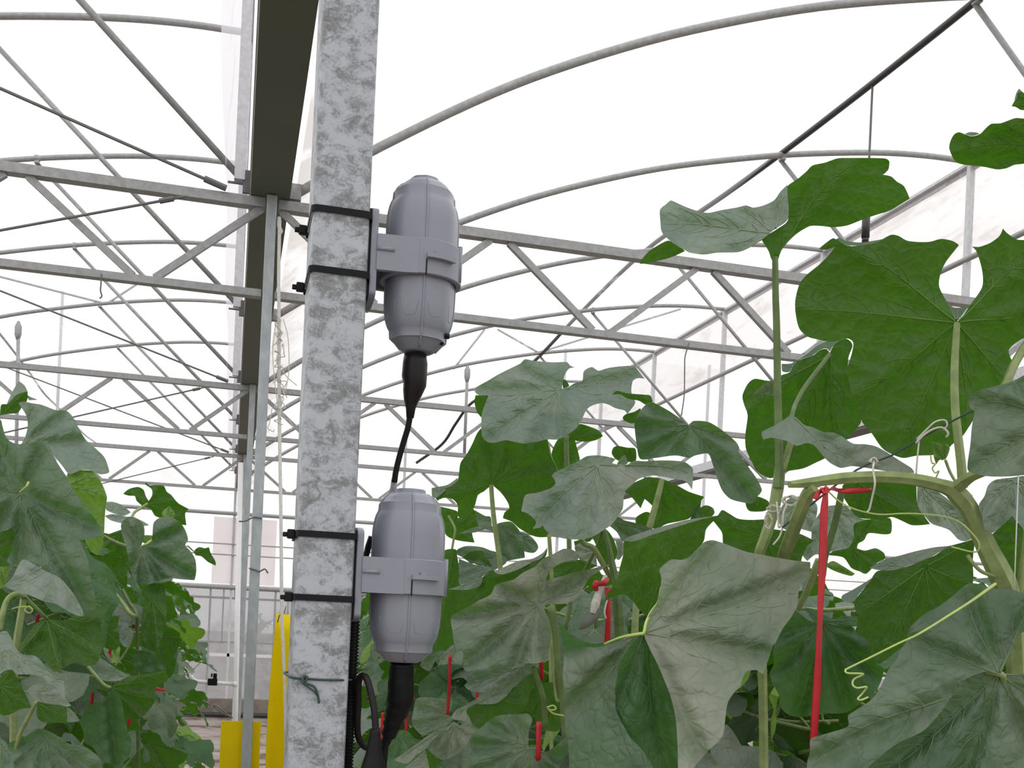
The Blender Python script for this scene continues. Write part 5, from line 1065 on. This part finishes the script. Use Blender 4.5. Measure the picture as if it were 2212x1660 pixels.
# ------------------------------------------------------------------ strings, twine and flower among the vines
def ribbon(parent, pts, w_px, mat, name, thick=0.35):
    """flat plastic string through (x, y, depth) photo points, with real width and thickness"""
    P = catmull([at(x, y, d) for x, y, d in pts], 6); mb = MB(); m = len(P); vs = []; fs = []
    for i, p in enumerate(P):
        t = (P[min(i + 1, m - 1)] - P[max(i - 1, 0)]).normalized()
        sdir = t.cross(FW).normalized(); nd = sdir.cross(t)
        d = (p - CAM).dot(FW); w = w_px * d / F_PX
        a = 0.5 * math.sin(i * 0.31)
        s2 = (sdir * math.cos(a) + nd * math.sin(a)); n2 = s2.cross(t)
        for k in range(8):
            g = 2 * math.pi * k / 8; vs.append(p + s2 * (w * math.cos(g)) + n2 * (w * thick * math.sin(g)) - (parent.location if parent else Vector()))
    for i in range(m - 1):
        for k in range(8):
            l = (k + 1) % 8; fs.append((i * 8 + k, i * 8 + l, (i + 1) * 8 + l, (i + 1) * 8 + k))
    fs.append(tuple(range(7, -1, -1))); fs.append(tuple((m - 1) * 8 + k for k in range(8)))
    mb.add(vs, fs); me = bpy.data.meshes.new(name); me.from_pydata(mb.v, [], mb.f)
    for f in me.polygons: f.use_smooth = True
    me.materials.append(mat); o = bpy.data.objects.new(name, me); COL.objects.link(o)
    if parent: o.parent = parent
    return o
GS = 'red plastic support strings'
rs = empty('red_string', at(1780, 1064, 1.265)); tag(rs, 'long red string hanging from the cut stem in the foreground', 'string', GS)
ribbon(rs, [(1781, 1058, 1.262), (1783, 1075, 1.258), (1780, 1110, 1.256), (1777, 1200, 1.256), (1772, 1320, 1.256), (1766, 1460, 1.258), (1758, 1592, 1.262), (1755, 1680, 1.27)], [8.2][0], MAT['red'], 'hanging_string')
ribbon(rs, [(1781, 1060, 1.262), (1772, 1062, 1.258), (1765, 1070, 1.256), (1761, 1079, 1.256)], 6, MAT['red'], 'knot_end')
ribbon(rs, [(1796, 1055, 1.30), (1815, 1060, 1.285), (1845, 1061, 1.28), (1882, 1058, 1.30)], 6, MAT['red'], 'tie_band')
ribbon(rs, [(1776, 1055, 1.262), (1781, 1064, 1.252), (1788, 1058, 1.26), (1781, 1052, 1.262)], 5, MAT['red'], 'string_knot')
def red(pts, w, label):
    o = ribbon(None, pts, w, MAT['red'], 'red_string'); tag(o, label, 'string', GS); return o
red([(1313, 1270, 1.64), (1314, 1330, 1.64), (1311, 1400, 1.65)], 6.5, 'red string left of the broad tan drooping leaf')
red([(972, 1415, 1.84), (971, 1470, 1.84), (967, 1545, 1.85)], 3.6, 'thin red string below the tan folded leaf')
red([(1169, 1428, 1.7), (1170, 1470, 1.71)], 5, 'short red string showing under the tan folded leaf')
red([(1164, 1560, 1.45), (1163, 1628, 1.45), (1162, 1660, 1.47)], 6, 'red string ending above the dark folded leaf near the bottom')
red([(1031, 1492, 1.9), (1030, 1512, 1.9)], 3.4, 'tiny piece of red string under the grey lower leaf')
red([(879, 1538, 2.0), (877, 1585, 2.0)], 3.6, 'red string right of the thick taped lead')
red([(827, 1540, 2.3), (825, 1580, 2.3), (822, 1700, 2.3), (790, 2900, 2.3)], 3, 'red string left of the thick taped lead')
red([(891, 1503, 2.1), (892, 1514, 2.1)], 4, 'red string scrap beside the lower end of the taped lead')
red([(82, 1328, 2.1), (80, 1344, 2.1)], 4, 'red string scrap below the grey leaf at the left edge')
red([(238, 1400, 2.3), (236, 1432, 2.3)], 3.4, 'red string in the left row between two dark leaves')
red([(199, 1495, 2.3), (198, 1525, 2.3)], 3.4, 'red string low in the left row above the folded leaf')
red([(290, 1332, 2.6), (289, 1358, 2.6)], 3, 'red string in the left row beside the pale stalk')
red([(335, 1489, 2.6), (358, 1492, 2.6)], 3, 'red band lying across a stalk in the left row')
red([(282, 1548, 2.1), (278, 1566, 2.1)], 4, 'red string scrap near the bottom of the left row')

# red knot and wilted flower
fl_ = empty('wilted_flower', at(1290, 1262, 1.66)); tag(fl_, 'wilted pale gourd flower tied with a red knot', 'flower')
px_tube(fl_, [(1308, 1245, 1.66), (1300, 1265, 1.65), (1292, 1285, 1.645), (1286, 1305, 1.64), (1280, 1325, 1.64)], [5, 6, 8, 10, 6], MAT['twine'], 'flower_tube', 10, 5, True)
px_tube(fl_, [(1288, 1312, 1.65), (1280, 1330, 1.65), (1266, 1345, 1.65), (1252, 1358, 1.655)], [8, 15, 12, 4], LEAF['pale'], 'dried_petals', 10, 5)
px_tube(fl_, [(1284, 1268, 1.64), (1292, 1262, 1.632), (1304, 1260, 1.632), (1312, 1252, 1.64)], [7, 6, 7, 5], MAT['red'], 'red_knot', 8, 5)
px_tube(fl_, [(1288, 1258, 1.638), (1286, 1266, 1.632), (1288, 1275, 1.638)], [6, 7, 5], MAT['red'], 'red_knot', 8, 5)
px_tube(fl_, [(1312, 1295, 1.638), (1308, 1310, 1.636), (1306, 1325, 1.636), (1310, 1338, 1.64)], 2, MAT['twine'], 'twine_end', 6, 5)

# support wire with twine knots
sw = empty('support_wire', at(1900, 980, 1.29)); tag(sw, 'thin green support wire knotted with pale twine across the vines', 'wire')
px_tube(sw, [(1690, 1140, 1.34), (1720, 1116, 1.335), (1850, 1016, 1.30), (1925, 985, 1.295), (2000, 940, 1.285), (2100, 888, 1.27), (2240, 815, 1.25)], 2.2, MAT['greenwire'], 'wire_strand', 6, 3)
rnd = random.Random(11)
def tangle(parent, cx, cy, d, rx, ry, n, r=1.25):
    for j in range(n):
        a = rnd.uniform(0, 6.28); P = []
        for t in range(7):
            a += rnd.uniform(0.7, 1.4); P.append((cx + rx * rnd.uniform(0.5, 1) * math.cos(a), cy + ry * rnd.uniform(0.5, 1) * math.sin(a), d + rnd.uniform(-0.006, 0.004)))
        px_tube(parent, P, r, MAT['twine'], 'twine_loop', 5, 4)
tangle(sw, 1888, 996, 1.288, 12, 7, 3)
px_tube(sw, [(1888, 998, 1.284), (1886, 1015, 1.27), (1890, 1045, 1.262), (1884, 1075, 1.27), (1878, 1100, 1.275), (1872, 1108, 1.275)], 2.4, MAT['twine'], 'twine_end', 6, 5)
px_tube(sw, [(1980, 950, 1.28), (2000, 930, 1.275), (2020, 912, 1.272), (2040, 908, 1.272), (2046, 918, 1.272), (2038, 930, 1.275)], 2.0, MAT['twine'], 'twine_end', 6, 5)
px_tube(sw, [(1978, 958, 1.28), (1996, 940, 1.275), (2015, 928, 1.272), (2035, 924, 1.272), (2048, 936, 1.272), (2044, 945, 1.275)], 2.4, MAT['twine'], 'twine_end', 6, 5)
px_tube(sw, [(1985, 950, 1.28), (1984, 965, 1.28), (1982, 985, 1.28), (1980, 1010, 1.282), (1979, 1025, 1.284)], 2.0, MAT['twine'], 'twine_end', 6, 5)
tw = empty('twine_bundle', at(1690, 1090, 1.37)); tag(tw, 'tangled pale twine wrapped round the tall stalk', 'twine')
for cx_, cy_, rx_, ry_, n_ in ((1708, 1082, 22, 13, 5), (1672, 1100, 18, 9, 5), (1660, 1125, 10, 20, 3)): tangle(tw, cx_, cy_, 1.375, rx_, ry_, n_)
px_tube(tw, [(1700, 1090, 1.37), (1692, 1110, 1.365), (1690, 1140, 1.365), (1684, 1160, 1.365), (1670, 1178, 1.368)], 2.2, MAT['twine'], 'twine_end', 6, 5)
px_tube(tw, [(1678, 1085, 1.37), (1680, 1110, 1.365), (1682, 1140, 1.365), (1690, 1130, 1.365)], 2.0, MAT['twine'], 'twine_end', 6, 5)
vs_ = MB().tube([at(2200, 1020, 1.25), at(2191, 1275, 1.25)], 0.0008, 6).build('white_string', MAT['rope'], smooth=True); tag(vs_, 'straight thin white string at the right edge by the thick stem', 'string')

# ------------------------------------------------------------------ leaves of the plants farther back
def generic_leaf(seed, with_veins=True):
    r = random.Random(seed)
    lob = [r.uniform(0.88, 1.08) for _ in range(5)]
    def rad(a):                                     # a measured from the tip
        x = abs(a)
        v = 0.80 + 0.13 * math.cos(5 * a) + 0.12 * math.cos(a)
        v *= 1 + 0.06 * math.sin(3 * a + seed) + 0.02 * math.sin(17 * a + seed)
        if x > 2.35: v *= max(0.16, 1 - ((x - 2.35) / 0.79) ** 1.4 * 0.95)
        return v * 0.5
    cup, droop, wav = r.uniform(-0.5, 0.6), r.uniform(0.3, 1.1), r.uniform(0.6, 1.4)
    def pos(a, t):
        R = rad(a) * t; x, y = R * math.sin(a), R * math.cos(a)
        near = abs(((a * 5 / (2 * math.pi)) + 0.5) % 1 - 0.5) * 2
        z = 0.045 * (near ** 0.6 - 0.4) * min(1, t * 2) * 0.9 + cup * x * x * 0.9 - droop * (max(0, y) ** 2) * 0.8 - droop * 0.25 * (x * x) + wav * 0.03 * math.sin(7 * a + seed) * t * t
        z += 0.03 * mnoise.noise(Vector((x * 5 + seed, y * 5, 0)))
        return Vector((x, y, z))
    na, nt_ = 40, 6; V = [Vector((0, 0, 0))]; Fc = []; uv = [(seed * 1.3, 0)]
    for j in range(1, nt_ + 1):
        for i in range(na):
            a = -math.pi + 2 * math.pi * (i + 0.5) / na; p = pos(a, j / nt_); V.append(p); uv.append((p.x * 0.26 + seed * 1.3, p.y * 0.26))
    for i in range(na - 1): Fc.append((0, 2 + i, 1 + i))
    for j in range(nt_ - 1):
        for i in range(na - 1):
            b0 = 1 + j * na + i; b1 = b0 + na; Fc.append((b0, b0 + 1, b1 + 1, b1))
    me = bpy.data.meshes.new('leaf'); me.from_pydata([tuple(v) for v in V], [], Fc)
    bm = bmesh.new(); bm.from_mesh(me); bmesh.ops.recalc_face_normals(bm, faces=bm.faces)
    if sum(f.normal.z for f in bm.faces) < 0: bmesh.ops.reverse_faces(bm, faces=bm.faces)
    bm.to_mesh(me); bm.free()
    ul = me.uv_layers.new(name='UVMap')
    for lp in me.loops: ul.data[lp.index].uv = uv[lp.vertex_index]
    for p in me.polygons: p.use_smooth = True
    mb = MB()
    for k in range(5):
        a = -2 * math.pi * 2 / 5 + 2 * math.pi * k / 5
        mb.tube([pos(a, t / 8) + Vector((0, 0, -0.002)) for t in range(9)], [0.009 - 0.0008 * t for t in range(9)], 4, cap=False)
        for t0 in (0.35, 0.6):
            for sg in (-1, 1):
                mb.tube([pos(a + sg * 0.36 * u, t0 + 0.25 * u) + Vector((0, 0, -0.001)) for u in (0, 0.35, 0.7, 1.0)], [0.005, 0.004, 0.003, 0.002], 4, cap=False)
    vm = bpy.data.meshes.new('leaf_veins'); vm.from_pydata(mb.v, [], mb.f); vm.materials.append(VEIN)
    for p in vm.polygons: p.use_smooth = True
    pb = MB().tube(catmull([(0, 0, -0.004), (0, -0.05, -0.06), (0, -0.2, -0.3), (0, -0.5, -0.62)], 4), [0.009 + 0.0005 * i for i in range(13)], 6)
    pm = bpy.data.meshes.new('petiole'); pm.from_pydata(pb.v, [], pb.f); pm.materials.append(STEM)
    for p in pm.polygons: p.use_smooth = True
    return me, vm, pm
VARIANTS = []
for sd in range(6):
    me, vm, pm = generic_leaf(sd + 1)
    tones = {}
    for t in ('pale', 'mid', 'fresh', 'tan', 'lime'):
        c = me.copy(); c.materials.clear(); c.materials.append(LEAF[t]); tones[t] = c
    VARIANTS.append((tones, vm, pm))
rf = random.Random(23)
def add_leaf(parent, tip_from, direction, size, tilt, roll_, tone, var, veins=True):
    """blade base at tip_from; `direction` = horizontal heading of the tip; tilt = how far the blade leans down (radians)"""
    tones, vm, pm = VARIANTS[var]
    o = bpy.data.objects.new('leaf', tones[tone]); COL.objects.link(o); o.parent = parent
    y = Vector((math.cos(direction) * math.cos(tilt), math.sin(direction) * math.cos(tilt), -math.sin(tilt)))
    x = y.cross(Vector((0, 0, 1))).normalized(); z = x.cross(y)
    Mx = Matrix((x, y, z)).transposed() @ Matrix.Rotation(roll_, 3, 'Y')
    o.matrix_basis = Matrix.Translation(tip_from - parent.location) @ (Mx * size).to_4x4()
    for m_, nm, use in ((vm, 'leaf_veins', veins), (pm, 'petiole', True)):
        if use:
            c = bpy.data.objects.new(nm, m_); COL.objects.link(c); c.parent = o
    return o
def hidden_gap(p):
    """keep the aisle, the post and the open gaps of the photograph free of leaves"""
    v = p - CAM; d = v.dot(FW)
    if d < 0.9: return True
    px, py = CX + F_PX * v.dot(RT) / d, CY - F_PX * v.dot(UP) / d
    return px, py, d
def back_plant(x, y, top, label, group, n, zlow, aim_y=0.0, seed=0, limit=None, spread=0.34):
    r = random.Random(seed * 7 + 3)
    root = empty('gourd_plant', (x, y, 0)); tag(root, label, 'plant', group)
    P = [Vector((x + 0.03 * math.sin(z * 5 + seed), y + 0.03 * math.cos(z * 4 + seed), z)) for z in [(top - 0.28) * t / 8 for t in range(9)]]
    mb = MB().tube(P, 0.008, 7); mb.v = [tuple(Vector(v) - root.location) for v in mb.v]
    me = bpy.data.meshes.new('stem'); me.from_pydata(mb.v, [], mb.f); me.materials.append(STEM_D)
    so = bpy.data.objects.new('stem', me); COL.objects.link(so); so.parent = root
    i = 0; tries = 0
    while i < n and tries < n * 6:
        tries += 1
        t = (i + r.random()) / n; z = zlow + (top - zlow) * t
        a = i * 2.4 + r.uniform(-0.5, 0.5)
        reach = spread * r.uniform(0.35, 1.0) * (1.0 if t < 0.85 else 0.6)
        p = Vector((x + reach * math.cos(a) * 0.9, y + reach * math.sin(a), z + 0.06 + r.uniform(-0.04, 0.06)))
        sz = r.uniform(0.20, 0.29) * (1 if t < 0.9 else 0.75)
        if limit and limit(p, sz): continue
        tone = r.choices(['pale', 'mid', 'fresh', 'tan', 'lime'], [0.16, 0.46, 0.29, 0.05, 0.04])[0]
        near = (p - CAM).length < 4.5
        add_leaf(root, p, a + r.uniform(-0.5, 0.5), sz, r.uniform(0.15, 1.15), r.uniform(-0.4, 0.4), tone, r.randrange(6), near)
        i += 1
    return root
def prj(p):
    v = p - CAM; d = max(0.05, v.dot(FW)); return CX + F_PX * v.dot(RT) / d, CY - F_PX * v.dot(UP) / d, d
def interp(tab, x):
    if x <= tab[0][0]: return tab[0][1]
    for (x0, y0), (x1, y1) in zip(tab, tab[1:]):
        if x <= x1: return y0 + (y1 - y0) * (x - x0) / (x1 - x0)
    return tab[-1][1]
# upper outline of the leaf mass in the photograph: nothing of the back rows stands above it
SKY_R = [(650, 1320), (800, 1275), (960, 1190), (1040, 1200), (1200, 1200), (1290, 1215), (1400, 1190), (1480, 1150), (1560, 1190), (1700, 1150), (1800, 1240), (1900, 1260), (1990, 1215), (2100, 1200), (2212, 1180)]
SKY_L = [(0, 1080), (120, 1080), (230, 1130), (300, 1165), (400, 1210), (425, 1235), (455, 1290), (470, 1330)]
def lim_r(p, sz):
    px, py, d = prj(p); r = sz * 0.5 * F_PX / d
    if px - r < 660: return True
    return py - r * 0.75 < interp(SKY_R, px) or d < 1.64
def lim_l(p, sz):
    px, py, d = prj(p); r = sz * 0.5 * F_PX / d
    edge = interp([(1200, 380), (1280, 430), (1330, 452), (1400, 425), (1470, 440), (1540, 425), (1600, 405), (1660, 395)], py)
    if d > 3.6: edge = max(edge, 464)
    return px + r * 0.8 > edge or py - r * 0.75 < interp(SKY_L, px) or d < 1.95
ORDW = ['first', 'second', 'third', 'fourth', 'fifth', 'sixth', 'seventh', 'eighth', 'ninth', 'tenth', 'eleventh', 'twelfth', 'thirteenth']
for k in range(12):
    y = 2.35 + k * 0.62 + (0.25 * (k - 6) if k > 6 else 0)
    back_plant(-0.50 + 0.06 * math.sin(k * 2.1), y, 2.02 - 0.01 * k, '%s leafy vine along the aisle behind the front vines of the left row' % ORDW[k], GL, 32 if k < 5 else 34, 1.2 if k < 3 else (0.8 if k < 6 else 0.3), seed=k, limit=lim_l)
for k in range(11):
    y = 2.15 + k * 0.55
    back_plant(0.86 + 0.05 * math.sin(k * 1.7), y, 1.98, '%s leafy vine going back from the sensor pods in the row beside the post' % ORDW[k], GR, 32, 1.2 if k < 3 else (0.85 if k < 6 else 0.4), seed=40 + k, limit=lim_r)
for k in range(6):
    y = 1.62 + k * 0.5
    back_plant(1.22 + 0.05 * math.sin(k * 1.3), y, 1.95, '%s leafy vine going back behind the broad tan drooping leaf' % ORDW[k], GR, 30, 1.2, seed=90 + k, limit=lim_r)
for k in range(8):
    y = 1.45 + k * 0.6
    back_plant(1.85 + 0.05 * math.sin(k * 1.3), y, 1.96, '%s leafy vine going back in the row farthest right' % ORDW[k], GR, 28, 1.2 if k < 3 else 0.8, seed=70 + k, limit=lim_r)
for k in range(5):
    y = 3.3 + k * 0.85
    back_plant(0.60 + 0.04 * math.sin(k * 1.9), y, 1.93, '%s leafy vine going back just behind the corrugated conduit' % ORDW[k], GR, 30, 0.9 if k < 2 else 0.5, seed=120 + k, limit=lim_r)
# loose twine hanging from the first truss
for pts, lab in (([(1489, 741), (1480, 770), (1479, 795), (1478, 853), (1472, 898)], 'thin twine hanging from the bottom chord of the nearest truss'), ([(219, 592), (218, 615), (217, 628), (220, 640), (215, 645)], 'short hooked wire hanging from the left truss chord')):
    o = MB().tube(catmull([on_y(x, y, Y1 - 0.04) for x, y in pts], 5), 0.0032, 6).build('hanging_twine', MAT['wire'], smooth=True); tag(o, lab, 'twine', 'twines hanging from the trusses')

# the shrub outside the end wall
rsh = random.Random(5)
for i in range(46):
    a = rsh.uniform(0, 6.28); q_ = rsh.random() ** 0.5
    add_leaf(sh, sh.location + Vector((0.55 * q_ * math.cos(a), 0.5 * q_ * math.sin(a), rsh.uniform(0.25, 1.9))), rsh.uniform(0, 6.28), rsh.uniform(0.25, 0.4), rsh.uniform(0.2, 1.2), 0, 'lime', rsh.randrange(6), False)
st = MB().tube([sh.location, sh.location + Vector((0.05, 0, 0.9)), sh.location + Vector((0.0, 0.05, 1.7))], 0.03, 7).build('stem', STEM_D, sh)
